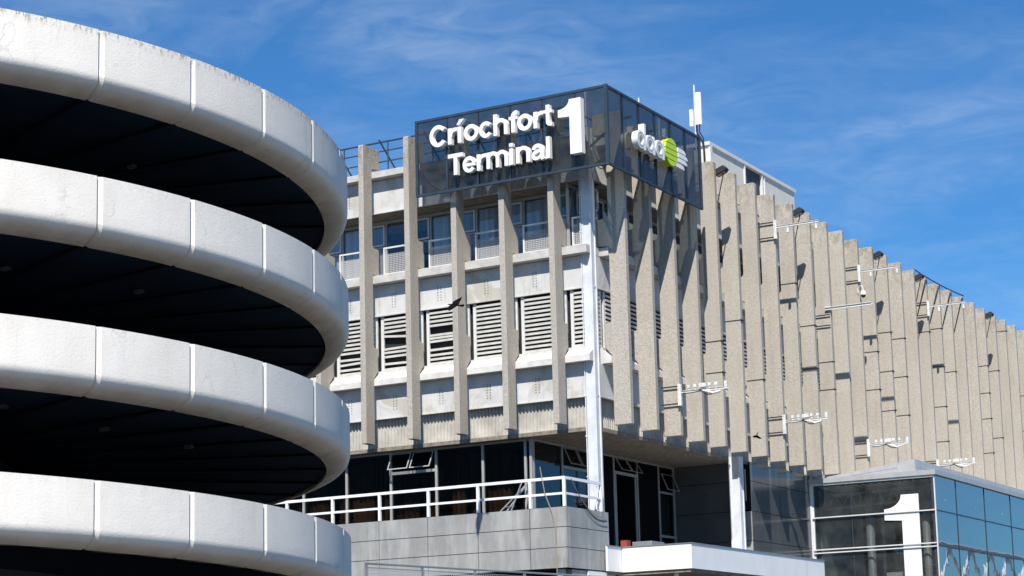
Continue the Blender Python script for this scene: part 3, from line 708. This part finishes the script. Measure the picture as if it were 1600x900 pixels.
# ------------------------------------------------------------------ things on the roof
t = thing('rooftop_railing', (-8, .3, 22.5), 'dark three-bar safety railing along the roof edge behind the concrete fin tops', 'railing')
for z in (24.04, 23.66, 23.22):
    mb = MB(); mb.tube([(XL, .3, z), (-1.0, .3, z)], .038 if z > 24 else .028); mb.tube([(-1, .3, z), (-1, 8, z)], .03); cw(mb, 'rail', M_RAILD, t)
for x in fins_x[:8]:
    mb = MB(); mb.tube([(x+.5, .3, 24.05), (x+.5, .3, 22.5)], .03); mb.tube([(x+.36, -.12, 24.0), (x+.62, 1.2, 22.5)], .035); cw(mb, 'post', M_RAILD, t)

P = thing('plant_room', (-7, 23, 22.5), 'cream box-shaped plant room on the terminal roof with a dark square opening', 'building')
mb = MB()
mb.box(-12, -3.0, 18.2, 22.30, 22.5, 27.15); mb.box(-12, -3.0, 24.45, 28.75, 22.5, 27.15); mb.box(-12, -4.2, 22.30, 24.45, 22.5, 27.15); mb.box(-4.2, -3.0, 22.3, 24.45, 22.5, 24.6)
cw(mb, 'wall', M_PLANT, P)
mb = MB(); mb.box(-12.1, -2.92, 18.1, 28.85, 27.15, 27.32); cw(mb, 'roof', M_FRAMEW, P)
mb = MB(); mb.box(-4.15, -3.1, 22.36, 24.40, 24.65, 27.1); cw(mb, 'opening', M_NAVY, P)
mb = MB(); mb.box(-3.05, -2.94, 22.22, 22.34, 24, 27.15); mb.box(-3.05, -2.94, 24.40, 24.50, 24, 27.15); mb.box(-3.05, -2.95, 24.72, 24.77, 24, 27.15)
mb.box(-3.02, -2.92, 18.16, 18.40, 24, 27.15); mb.box(-3.08, -3.0, 22.34, 24.40, 25.05, 25.10)
cw(mb, 'trim', M_FRAMEW, P)

def antenna(x, y, z0, h):
    A = thing('cellular_antenna', (x, y, 22.5), 'tall white panel antenna on a pole beside the cream plant room', 'antenna')
    mb = MB(); mb.tube([(x-.10, y+.14, 22.5), (x-.10, y+.14, z0+h+.42)], .035, 8); cw(mb, 'pole', M_PIGN, A)
    mb = MB(); mb.prism(ell(x+.12, y, .15, .11, 0, 360, 14)[:-1], lambda p, t: (p[0], p[1], t), z0, z0+h); cw(mb, 'panel', M_WHITE, A, bevel=.01)
    mb = MB(); mb.box(x-.27, x-.12, y-.08, y+.08, z0-.02, z0+.72); cw(mb, 'small_panel', M_WHITE, A, bevel=.01)
    mb = MB(); mb.tube([(x+.02, y, z0), (x+.04, y, z0-.35), (x+.20, y+.1, z0-.7), (x+.26, y+.1, z0-1.0), (x+.28, y+.1, 22.6)], .04, 6)
    mb.tube([(x+.16, y, z0), (x+.14, y, z0-.3), (x+.28, y+.05, z0-.6), (x+.30, y+.1, z0-1.3), (x+.30, y+.1, 22.6)], .03, 6)
    cw(mb, 'cables', M_CABLE, A)
antenna(-.16, 10.5, 25.70, 1.42)
def mast(x, y, h, label, extra):
    A = thing('antenna_mast', (x, y, 22.5), label, 'antenna')
    mb = MB(); mb.tube([(x, y, 22.5), (x, y, 22.5+h)], .03, 6); mb.tube([(x-.35, y, 23.7), (x+.35, y, 23.7)], .02, 5); cw(mb, 'pole', M_PIGN, A)
    for dx, z, hh in extra:
        mb = MB(); mb.box(x+dx-.07, x+dx+.07, y-.1, y+.02, z, z+hh); cw(mb, 'panel', M_WHITE, A)
mast(-1.55, 3.0, 2.95, 'thin white mast seen through the sign glass right of the big numeral', ((-.2, 23.2, .7), (.35, 23.3, .5)))
mast(-.9, 6.5, 3.5, 'thin aerial rising just above the side glass of the sign', ((.15, 23.4, .9),))
mast(-1.2, 9.0, 3.3, 'aerial with two white boxes behind the far end of the side glass', ((-.2, 24.6, .9), (.25, 24.4, .9)))
mb = MB(); mb.box(-3.9, -1.2, 2.2, 3.3, 22.5, 23.35); mb.box(-3.6, -3.2, 2.1, 2.2, 22.7, 23.2)
tag(mb.build('roof_unit', M_PIGN, bevel=.03), 'white boxy roof unit seen through the sign glass above the word Terminal', 'roof unit')

# ------------------------------------------------------------------ bracket arms, cameras, floodlights on the fins
def bracket(y, z, kind):
    T = thing('bracket_arm', (1.2, y, z), 'x', 'bracket')
    mb = MB(); mb.box(0, .06, -.10, .16, -.42, .42); mb.box(.06, .12, -.06, .05, -.42, .42); mb.build('wall_plate', M_ARM, T)
    mb = MB(); mb.box(.12, 2.08, -.035, .035, .05, .13); mb.box(.12, 2.08, -.06, .06, .13, .145); mb.build('arm', M_ARM, T)
    mb = MB()
    for dz in (-.36, .32): mb.box(-.74, .02, -.035, -.006, dz, dz+.05)
    mb.build('strap', M_CABLE, T)
    if kind == 'lamp':
        for x in (.62, 1.95):
            mb = MB(); mb.tube([(x, 0, .02), (x, 0, -.05)], .05, 8); mb.tube([(x, 0, -.05), (x, 0, -.22)], .065, 10); mb.build('sensor', M_ARM, T)
    else:
        for x in (.45, .72, 1.32, 1.60, 2.0):
            mb = MB(); mb.tube([(x, 0, .15), (x, 0, .30)], .03, 6); mb.box(x-.06, x+.06, -.05, .05, .24 if x < 2 else .05, .36); mb.build('sensor', M_ARM, T)
        mb = MB(); mb.box(.92, 1.22, -.12, .12, .2, .36); mb.tube([(1.0, 0, .1), (1.5, -.1, -.08), (1.75, 0, .0)], .05, 8); mb.build('camera_head', M_ARM, T)
        mb = MB(); mb.tube(arc((1.0, -.05, .05), (1.7, -.05, .02), .14), .02); mb.tube(arc((.2, -.05, .05), (1.0, -.05, .1), .04), .018); mb.build('cable', M_CABLE, T)
    return T
bl = ['nearest the dark glass sign', 'above the dark cladding left of the glass pavilion', 'just above the pavilion roof ridge', 'farthest along the facade above the pavilion roof slope']
a0 = bracket(4.78, 13.22, 'camera'); a0['group'] = 'camera arms low on the right facade'; a0['label'] = 'low white arm with cameras ' + bl[0]
for i, k in enumerate((7, 12, 17)):
    dup(a0, (1.2, .54+2.122*k, 13.24 + .02*i), label='low white arm with cameras ' + bl[i+1])
b0 = bracket(.54+2.122*7, 21.92, 'lamp'); b0['group'] = 'plain arms high on the right facade'; b0['label'] = 'high white arm with two small sensors nearest the plant room'
dup(b0, (1.2, .54+2.122*12, 21.84), label='high rust-stained arm above the dome camera')
dup(b0, (1.2, .54+2.122*17, 21.84), label='high white arm beneath the sagging roof-edge cable')
T = thing('bracket_arm', (1.2, .54+2.122*10, 19.35), 'plain white horizontal arm left of the dome camera', 'bracket')
mb = MB(); mb.box(-.2, 2.1, -.05, .05, 0, .10); mb.box(-.2, 2.1, -.10, .10, .10, .12); mb.build('arm', M_WHITE, T)
mb = MB(); mb.box(-.7, .02, -.035, -.006, -.25, -.20); mb.box(-.7, .02, -.035, -.006, -.75, -.70); mb.build('strap', M_CABLE, T)
T = thing('dome_camera', (1.2, .54+2.122*12, 20.7), 'white dome camera hanging from a gooseneck on a concrete fin', 'camera'); T.scale = (.62,)*3
mb = MB(); mb.tube([(-.10, 0, .3), (-.10, -.02, .62), (-.02, -.02, .80), (.12, -.02, .86), (.26, -.02, .80), (.32, -.02, .62), (.32, -.02, .45)], .03, 7); mb.build('gooseneck', M_WHITE, T)
mb = MB(); prof = [(.05, .46), (.13, .42), (.24, .30), (.24, .10), (.20, .05)]
vs = []; k = 14
for rr, z in prof: vs += [(.32+rr*math.cos(2*PI*j/k), -.02+rr*math.sin(2*PI*j/k), z) for j in range(k)]
mb.add(vs, [(i*k+j, i*k+(j+1) % k, (i+1)*k+(j+1) % k, (i+1)*k+j) for i in range(len(prof)-1) for j in range(k)]+[tuple(range(k)), tuple(range(k*4, k*5))])
mb.build('housing', M_WHITE, T)
mb = MB(); vs = []; 
for rr, z in ((.18, .05), (.16, -.04), (.10, -.10), (.03, -.13)): vs += [(.32+rr*math.cos(2*PI*j/k), -.02+rr*math.sin(2*PI*j/k), z) for j in range(k)]
mb.add(vs, [(i*k+j, i*k+(j+1) % k, (i+1)*k+(j+1) % k, (i+1)*k+j) for i in range(3) for j in range(k)]+[tuple(range(k*3, k*4))])
mb.build('dome', M_CABLE, T)

def floodlight(y, label, first=None):
    T = thing('floodlight', (1.25, y, 23.2), label, 'floodlight', 'floodlights on the fin tops')
    mb = MB(); mb.tube([(-.1, .0, -1.3), (.0, .0, -.9), (.22, .0, -.05)], .025, 6); mb.tube([(-.1, .0, -1.3), (-.35, .15, -1.25)], .03, 6); mb.build('bracket', M_CABLE, T)
    mb = MB()
    poly = [(-.05, -.14), (.38, .02), (.44, .12), (.32, .26), (-.12, .10)]
    mb.prism(poly, lambda p, t: (p[0]-.05, t, p[1]-.05), -.18, .18); mb.build('housing', M_CABLE, T, bevel=.01)
    mb = MB(); a, b = Vector((-.02, 0, -.13)), Vector((.36, 0, .01))
    off = Vector((.012, 0, -.03))
    vs = [Vector((p.x-.05, yy, p.z-.05))+off for p in (a, b) for yy in (-.15, .15)]
    mb.add(vs+[v-off*.6 for v in vs], [(0,1,3,2), (4,6,7,5), (0,4,5,1), (1,5,7,3), (3,7,6,2), (2,6,4,0)]); mb.build('lens', M_REDG, T)
    return T
M_REDG = plain('dull_red_lens', (.22, .05, .04), .25)
M_GREYL = plain('grey_lens', (.20, .21, .23), .25)
F0 = floodlight(.60+2.122*4+.35, 'tilted floodlight with a dull red lens next to the dark glass sign')
l_ = ['small dark floodlight at the right end of the cream plant room', 'small dark floodlight above the dome camera', 'small dark floodlight where the sagging cable starts', 'farthest small dark floodlight on the fin tops']
for i, k in enumerate((8, 13, 16, 22)):
    q = dup(F0, (1.25, .60+2.122*k+.35, 23.2), label=l_[i])
    for c in [c for c in bpy.data.objects if c.parent is q and c.name.startswith('lens')]:
        c.data = c.data.copy(); c.data.materials[0] = M_GREYL
cable('roof_edge_cable', arc((1.25, fins_y[16]+.1, 23.6), (1.25, fins_y[20]+.1, 23.64), .10), .035, M_CABLE, 'black cable sagging along the far fin tops above the high arm')
for k in (17, 18, 19, 20):  # dark lines drawn as the cable's diagonal shadow on the fin faces
    y = fins_y[k]-.02
    o = cable('cable_shadow_line', [(1.16, y, 23.45), (.62, y, 21.6)], .018, M_CABLE,
              'thin drawn diagonal stay on the %s of the fins below the sagging cable' % {17: 'nearest', 18: 'second', 19: 'third', 20: 'farthest'}[k]); o['category'] = 'shadow'; o['group'] = 'drawn shadows of the sagging cable'

# straps clamped round the fins (cables crossing them), parts of the building
random.seed(5)
straps = {4: (16.0, 14.7), 5: (17.2,), 6: (14.95,), 7: (), 8: (19.9,), 9: (18.3, 16.3), 10: (16.9, 15.6), 13: (18.3, 16.4), 14: (19.6, 17.6, 15.6), 15: (19.6, 17.6, 15.6), 17: (20.6,), 18: (21.1, 19.0, 16.8, 14.9),
          19: (19.0,), 22: (20.2, 18.6, 17.1, 15.1), 23: (20.2, 16.2), 24: (22.9,), 26: (19.5, 17.3)}
mbs = []
for k, zs in straps.items():
    for z in zs:
        mb = MB()
        mb.box(.46, 1.22, fins_y[k]-.02, fins_y[k]-.004, z, z+.025); mb.box(1.18, 1.225, fins_y[k]-.03, fins_y[k]+.27, z-.01, z+.035)
        bpart(mb, 'cable_strap', M_CABLE)

# ------------------------------------------------------------------ canopy over the entrance
K = thing('entrance_canopy', (2, 7, 6.2), 'white flat entrance canopy below the dark recessed corner', 'canopy')
poly = [(.42, -.3), (.50, -.3), (.50, .87), (3.29, .87), (3.29, 14.0), (.42, 14.0)]
mb = MB(); mb.prism(poly, lambda p, t: (p[0], p[1], t), 6.24, 7.14); cw(mb, 'fascia', M_CANOPY, K)
mb = MB(); mb.prism([(.48, -.32), (.53, -.32), (.53, .84), (3.32, .84), (3.32, 14.03), (.48, 14.03)], lambda p, t: (p[0], p[1], t), 7.14, 7.17); cw(mb, 'edge_trim', M_GALV, K)
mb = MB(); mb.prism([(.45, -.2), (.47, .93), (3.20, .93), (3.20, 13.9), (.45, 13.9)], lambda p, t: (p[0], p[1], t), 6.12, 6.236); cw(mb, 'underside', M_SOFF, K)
mb = MB(); mb.box(1.55, 1.556, .864, .87, 6.25, 7.13); mb.box(3.290, 3.296, 12.0, 12.012, 6.25, 7.13); mb.box(.50, .506, .80, .812, 6.25, 7.13); cw(mb, 'joint', M_SGREY, K)
for x, y in ((2.45, 1.3), (2.95, 7.0), (2.95, 13)):
    mb = MB(); mb.tube([(x, y, 0), (x, y, 6.12)], .09, 12); cw(mb, 'post', M_WHITE, K)
T = thing('canopy_box', (.1, 1.6, 7.1), 'small brick-red box standing on the canopy beside the grey balcony cladding', 'box')
mb = MB(); mb.box(.05, .32, -.14, .14, .05, .36); mb.build('casing', M_RED, T)
mb = MB(); mb.box(-.15, .50, -.25, .25, .0, .05); mb.build('tray', M_GALV, T)
mb = MB(); mb.box(.7, 1.5, 1.3, 2.4, 7.14, 7.36); tag(mb.build('roof_vent', M_GALV, bevel=.02), 'low pale grey metal box on the canopy next to the red box', 'roof vent')

# ------------------------------------------------------------------ glass pavilion
V = thing('glass_pavilion', (3, 30, 0), 'glass entrance pavilion with pale metal roof and a huge white numeral 1 on its front', 'building')
PX0, PX1, PY0, PY1, PZ = .12, 6.0, 20.9, 62.0, 11.16
mb = MB(); mb.box(PX0-.15, PX1+.12, PY0-.12, PY1, PZ, PZ+.22); cw(mb, 'roof_edge', M_ROOFM, V)
mb = MB()
def wedge(z_l, z_r, y0, x0, x1):
    vs = [(x0, y0, PZ+.22), (x1, y0, PZ+.22), (x1, y0, z_r), (x0, y0, z_l), (x0, PY1, PZ+.22), (x1, PY1, PZ+.22), (x1, PY1, z_r), (x0, PY1, z_l)]
    mb.add(vs, [(0,1,2,3), (4,7,6,5), (0,4,5,1), (1,5,6,2), (2,6,7,3), (3,7,4,0)])
wedge(11.52, 12.0, 21.6, .7, 4.95)
cw(mb, 'roof', M_ROOFM, V)
mb = MB(); mb.prism([(.9, 11.40), (4.1, 11.66), (4.1, 11.672), (.9, 11.412)], lambda p, t: (p[0], t, p[1]), 21.592, 21.6); mb.box(4.1, 4.112, 21.592, 21.6, 11.39, 11.90); mb.box(2.4, 2.41, 21.592, 21.6, 11.40, 11.52)
mb.box(4.95, 4.956, 22, 61, 11.66, 11.672)
for y in (26, 30.4, 34.8, 39.2, 43.6): mb.box(4.95, 4.956, y, y+.015, 11.39, 11.98)
cw(mb, 'roof_joint', M_SGREY, V)
mb = MB(); mb.box(.35, .62, 21.3, 21.6, PZ+.22, 11.62); cw(mb, 'roof_box', M_ROOFM, V)
mb = MB(); mb.box(PX0+.08, PX1-.02, PY0, PY0+.02, .3, PZ-.01); cw(mb, 'front_glass', M_PAVG, V)
mb = MB(); mb.box(PX1-.02, PX1, PY0+.03, PY1, .3, PZ-.01); cw(mb, 'side_glass', M_PAVS, V)
mb = MB()
mb.box(PX0, PX0+.08, PY0-.06, PY0+.10, .0, PZ); mb.box(PX0+.08, PX0+.16, PY0-.02, PY0+.10, .0, PZ)
mb.box(PX0, PX1+.02, PY0-.055, PY0-.005, PZ-.10, PZ-.002)
for z in (9.56, 8.10, 7.95, 5.0, 2.5): mb.box(PX0+.1, PX1, PY0-.11, PY0-.055, z, z+.05)
mb.box(PX1-.02, PX1+.03, PY0-.03, PY0+.04, 0, PZ)
cw(mb, 'front_frame', M_FRAMEW, V)
mb = MB(); mb.box(2.08, 2.11, PY0-.02, PY0-.004, .3, PZ-.1); mb.box(PX1-.14, PX1-.03, PY0-.02, PY0-.004, .3, PZ-.1); cw(mb, 'mullion', M_RAILD, V)
mb = MB()
ys_ = [24.0+4.42*i for i in range(9)]
for y in ys_: mb.box(PX1, PX1+.025, y, y+.03, .3, PZ)
for z in (9.56, 8.0): mb.box(PX1, PX1+.03, PY0+.05, PY1, z, z+.05)
cw(mb, 'side_frame', M_SIGNF, V)
mb = MB(); mb.prism(one_poly(3.64, 6.70, 1.61, 3.66), lambda p, t: (p[0], t, p[1]), PY0-.05, PY0-.004); cw(mb, 'numeral_one', M_WHITE, V)
for x, y in ((2.40, 22.4), (5.05, 22.4), (2.40, 27), (5.05, 27), (5.05, 31.4), (5.05, 35.8), (2.4, 31.4)):
    mb = MB(); mb.tube([(x, y, 0), (x, y, 10.9)], .19, 18); cw(mb, 'round_column', M_COLG, V, smooth=True)
for y in (22.4, 27, 31.4, 35.8):
    mb = MB(); mb.tube([(.3, y, 10.7), (5.6, y, 10.9)], .09, 8); mb.tube([(.3, y, 10.1), (5.6, y, 10.3)], .06, 8)
    for i in range(8): mb.tube([(.4+.7*i, y, 10.1), (.75+.7*i, y, 10.8)], .03, 5); mb.tube([(1.1+.7*i, y, 10.1), (.75+.7*i, y, 10.8)], .03, 5)
    cw(mb, 'roof_truss', M_COLG, V)
mb = MB()
for i in range(14):
    x = .5+.4*i; mb.box(x, x+.10, 21.2, 40, 10.98, 11.03)
cw(mb, 'ceiling_slats', M_FRAMEW, V)
mb = MB(); mb.box(PX0, PX1-.1, 33, 33.2, .0, 11.0); mb.box(PX0+.0, PX0+.06, 22.0, 33, 0, 10.95); cw(mb, 'inner_wall', M_INT, V)
mb = MB(); mb.box(3.1, 5.4, 26.0, 26.2, 7.4, 9.4); cw(mb, 'inner_screen', M_BLACK, V)
mb = MB(); mb.box(5.45, 5.9, 25.5, 25.6, 7.45, 8.0); cw(mb, 'orange_panel', M_ORANGE, V)
mb = MB(); mb.box(PX0, PX1-.15, 21.6, 33, 6.0, 6.3); mb.box(3.2, 4.5, 22.0, 22.5, 6.3, 7.0); cw(mb, 'inner_floor', M_LEDGE, V)
for z in (6.9, 7.15, 7.4, 8.2, 8.8): 
    mb = MB(); mb.tube([(3.9, 24.5, z), (5.9, 24.5, z)], .03, 6); cw(mb, 'handrail', M_FRAMEW, V)

# white trussed walkway across the road, mirrored in the pavilion's side glass
G = thing('footbridge', (42, 160, 0), 'white trussed footbridge reflected in the pavilion side glass', 'footbridge')
mb = MB()
mb.tube([(40, 100, 16.2), (40, 220, 16.2)], .28, 8); mb.tube([(40, 100, 12.6), (40, 220, 12.6)], .2, 8)
for i in range(17):
    y = 100+7*i; mb.tube([(40, y, 12.6), (40, y+3.5, 16.2)], .17, 6); mb.tube([(40, y+3.5, 16.2), (40, y+7, 12.6)], .17, 6)
cw(mb, 'truss', M_WHITE, G)
mb = MB(); mb.box(40.3, 44.5, 100, 220, 12.2, 12.6); cw(mb, 'deck', M_CONC, G)
for y in (104, 142, 180, 216):
    mb = MB(); mb.tube([(42.4, y, 0), (42.4, y, 12.2)], .5, 12); cw(mb, 'pier', M_CONC, G)

# ------------------------------------------------------------------ spiral car park ramp
DC = Vector((-2.9505, -30.7979)); DR = 11.0; SP = 3.0; T0 = -.37272; DT = .1994; HS = -SP/(2*PI); ZT = 15.077
D = thing('spiral_parking_ramp', (DC.x, DC.y, 0), 'white spiral car park ramp with four stacked rings of curved parapet panels', 'building')
def zt(th): return ZT + HS*(th-T0)
PROF = [(11.0, 0.0)] + [(11.0, -.25*i) for i in range(1, 4)] + [(11.0, -.93)]
PROF += [(11.0-.27+.27*math.cos(a), -.93-.27*math.sin(a)) for a in [math.radians(x) for x in (9, 20, 32, 44, 57, 70)]]
PROF += [(10.60, -1.275), (10.43, -1.315), (10.43, -1.20), (10.78, -1.10), (10.82, -.9), (10.82, 0.0)]
HV = [0, .25, .5, .75, .93, .97, 1.02, 1.06, 1.10, 1.14, 1.18, 1.28, 1.33, 1.33, 1.33, .9, .01]
def parapet(th0, th1, n, chamfer=True):
    mb = MB(); k = len(PROF); vs, hs = [], []
    ths = [th0+(th1-th0)*i/n for i in range(n+1)]
    if chamfer:
        g = .007/11; ths = [th0+g, th0+g+.0095] + [th0+(th1-th0)*i/n for i in range(1, n)] + [th1-g-.0016, th1-g]
    for i, th in enumerate(ths):
        ins = 0
        if chamfer: ins = .062 if i == 0 else (.018 if i == len(ths)-1 else 0)
        for j, (rr, z) in enumerate(PROF):
            dr, dz = (-ins, 0) if j <= 4 else ((-ins*.7, ins*.7) if j <= 10 else ((0, ins*.6) if j <= 12 else (0, 0)))
            R2 = rr+dr
            vs.append((DC.x+R2*math.cos(th), DC.y+R2*math.sin(th), zt(th)+z+dz)); hs.append(HV[j])
    m = len(ths)
    fs = [(i*k+j, i*k+(j+1) % k, (i+1)*k+(j+1) % k, (i+1)*k+j) for i in range(m-1) for j in range(k)]
    fs += [tuple(range(k)), tuple(range((m-1)*k, m*k))]
    mb.add(vs, fs, 0, hs); return mb
def smooth_by_angle(o, ang=30):
    me = o.data
    for p in me.polygons: p.use_smooth = True
    bm = bmesh.new(); bm.from_mesh(me)
    for e in bm.edges:
        if len(e.link_faces) == 2 and e.calc_face_angle(0) > math.radians(ang): e.smooth = False
        elif len(e.link_faces) != 2: e.smooth = False
    bm.to_mesh(me); bm.free()
for turn in range(4):
    for j in range(-12, 12):
        a = T0+DT*j+2*PI*turn; o = cw(parapet(a, a+DT, 7), 'parapet_panel', M_DRUM, D, attr=True); smooth_by_angle(o, 20)
    a = T0+DT*12+2*PI*turn; b = T0-DT*12+2*PI*(turn+1)
    if turn < 3:
        o = cw(parapet(a+.001, b-.001, 30, False), 'rear_parapet', M_DRUM, D, attr=True); smooth_by_angle(o, 28)
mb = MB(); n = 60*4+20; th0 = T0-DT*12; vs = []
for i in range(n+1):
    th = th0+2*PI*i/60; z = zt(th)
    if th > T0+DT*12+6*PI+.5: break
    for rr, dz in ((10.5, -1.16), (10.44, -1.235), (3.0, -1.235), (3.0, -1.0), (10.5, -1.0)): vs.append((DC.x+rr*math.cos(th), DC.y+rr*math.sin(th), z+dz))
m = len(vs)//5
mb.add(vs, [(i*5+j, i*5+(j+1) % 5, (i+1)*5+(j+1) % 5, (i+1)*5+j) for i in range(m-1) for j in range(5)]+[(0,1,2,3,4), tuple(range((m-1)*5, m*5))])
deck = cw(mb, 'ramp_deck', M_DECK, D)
mb = MB()
for turn in range(4):
    for j in range(-12, 13):
        th = T0+DT*j+2*PI*turn; z = zt(th)-1.25; c, s_ = math.cos(th), math.sin(th)
        vs = []
        for rr in (10.42, 3.0):
            for w in (-.045, .045):
                for dz in (-.035, .02): vs.append((DC.x+rr*c-w*s_, DC.y+rr*s_+w*c, z+dz))
        mb.add(vs, [(0,1,3,2),(4,6,7,5),(0,4,5,1),(2,3,7,6),(0,2,6,4),(1,5,7,3)])
o = mb.build('deck_joints', M_JOINT); child_world(o, D)
mb = MB(); k = 40
mb.add([(DC.x+3.1*math.cos(2*PI*i/k), DC.y+3.1*math.sin(2*PI*i/k), z) for z in (0, 14.2) for i in range(k)], [(i, (i+1) % k, k+(i+1) % k, k+i) for i in range(k)]+[tuple(range(k)), tuple(range(k, 2*k))])
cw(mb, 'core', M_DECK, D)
mb = MB(); k = 160
vs = []
for z, in ((0.0,), (1.0,)):
    for i in range(k+1):
        th = T0-DT*12+6*PI + 2*PI*i/k*.9; vs.append((DC.x+10.5*math.cos(th), DC.y+10.5*math.sin(th), 0 if z == 0 else zt(th)-1.1))
mb.add(vs, [(i, i+1, k+1+i+1, k+1+i) for i in range(k)]); cw(mb, 'netting', M_NET, D)
mb = MB(); vs = []
for z in (0, 1):
    for i in range(k+1):
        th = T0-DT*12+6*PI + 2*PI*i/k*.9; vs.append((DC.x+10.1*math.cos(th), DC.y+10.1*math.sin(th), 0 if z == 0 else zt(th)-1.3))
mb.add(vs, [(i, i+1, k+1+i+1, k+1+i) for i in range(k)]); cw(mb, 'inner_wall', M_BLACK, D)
for th, rr, turn in ((-.05, 8.2, 1), (-.42, 7.6, 1), (.22, 8.0, 2), (-.1, 7.6, 2), (-.45, 8.2, 2), (.1, 8.0, 3), (.45, 8.4, 3), (-.45, 7.4, 0), (.0, 7.6, 0)):
    t_ = th+2*PI*turn; mb = MB(); c = Vector((DC.x+rr*math.cos(th), DC.y+rr*math.sin(th), zt(t_)-1.30))
    mb.box(c.x-.11, c.x+.11, c.y-.06, c.y+.06, c.z-.03, c.z+.06); cw(mb, 'ceiling_lamp', M_LAMP, D, bevel=.02)

# ------------------------------------------------------------------ fence on a low wall beside the ramp
W_ = thing('mesh_fence', (11, -28, 3.3), 'galvanised mesh fence panels on a low wall right of the spiral ramp', 'fence')
p0 = Vector((10.62, -30.58)); dv = Vector((.48, 3.46)).normalized()
def fp(s_): return p0+dv*s_
for i in range(7):
    a, b = fp(1.73*i), fp(1.73*(i+1))
    mb = MB(); mb.tube([(a.x, a.y, 4.5), (b.x, b.y, 4.5)], .022, 6); mb.tube([(a.x, a.y, 4.42), (b.x, b.y, 4.42)], .008, 5); cw(mb, 'rail', M_GALV, W_)
    mb = MB()
    for e in (.0, .05): c = fp(1.73*i+e); mb.tube([(c.x, c.y, 3.25), (c.x, c.y, 4.52)], .02, 6)
    cw(mb, 'post', M_GALV, W_)
    mb = MB(); mb.add([(a.x, a.y, 3.35), (b.x, b.y, 3.35), (b.x, b.y, 4.42), (a.x, a.y, 4.42)], [(0,1,2,3)]); cw(mb, 'wire_mesh', M_WIRE, W_)
mb = MB(); a, b = fp(-.3), fp(12.6); nx = Vector((dv.y, -dv.x))*.12
mb.add([(a.x-nx.x, a.y-nx.y, 0), (a.x+nx.x, a.y+nx.y, 0), (b.x+nx.x, b.y+nx.y, 0), (b.x-nx.x, b.y-nx.y, 0), (a.x-nx.x, a.y-nx.y, 3.25), (a.x+nx.x, a.y+nx.y, 3.25), (b.x+nx.x, b.y+nx.y, 3.25), (b.x-nx.x, b.y-nx.y, 3.25)],
       [(0,3,2,1),(4,5,6,7),(0,1,5,4),(1,2,6,5),(2,3,7,6),(3,0,4,7)])
tag(mb.build('retaining_wall', M_CONC), 'plain concrete wall carrying the mesh fence beside the ramp', 'wall')

# ------------------------------------------------------------------ birds
def bird(name, loc, sc, ax, wing, label, dih):
    """ax / wing: head and wing directions in camera-independent world axes"""
    mb = MB(); k = 10
    prof = [(-.30, .012), (-.25, .035), (-.12, .058), (.02, .066), (.12, .05), (.18, .036), (.23, .036), (.28, .024), (.36, .004)]
    vs = []
    for x, rr in prof: vs += [(x, rr*math.cos(2*PI*j/k), rr*.9*math.sin(2*PI*j/k)) for j in range(k)]
    mb.add(vs, [(i*k+j, i*k+(j+1) % k, (i+1)*k+(j+1) % k, (i+1)*k+j) for i in range(len(prof)-1) for j in range(k)]+[tuple(range(k)), tuple(range(k*8, k*9))])
    mb.prism([(-.20, .03), (-.46, .10), (-.50, .0), (-.46, -.10), (-.20, -.03)], lambda p, t: (p[0], p[1], t), -.014, .014)
    for sg in (1, -1):
        up = dih[0] if sg > 0 else dih[1]
        pts = [(.13, .02), (.19, .20), (.16, .36), (.06, .56), (-.06, .74), (-.09, .60), (-.13, .48), (-.12, .34), (-.17, .2), (-.14, .02)]
        mb.prism(pts, lambda p, t, sg=sg: (p[0], sg*p[1]*math.cos(up), p[1]*math.sin(up)+t), -.014, .014)
    o = mb.build(name, M_BIRD)
    X = Vector(ax).normalized(); Y = Vector(wing); Y = (Y-X*Y.dot(X)).normalized(); Z = X.cross(Y)
    m4 = Matrix((X, Y, Z)).transposed().to_4x4(); o.matrix_world = Matrix.Translation(loc) @ m4 @ Matrix.Scale(sc, 4)
    m = o.modifiers.new('remesh', 'REMESH'); m.mode = 'VOXEL'; m.voxel_size = .008
    return tag(o, label, 'bird', 'birds')
bird('flying_bird', (-1.05, -8, 14.95), .74, (-.90, -.13, .16), (.41, .70, .58), 'black bird gliding past the louvres between the front fins', (.12, -.25))
bird('flying_bird', (2.25, 9.8, 12.05), .34, (-.5, .3, -.6), (.8, .3, .3), 'tiny dark bird beside the foot of a fin above the second white column', (.6, .5))
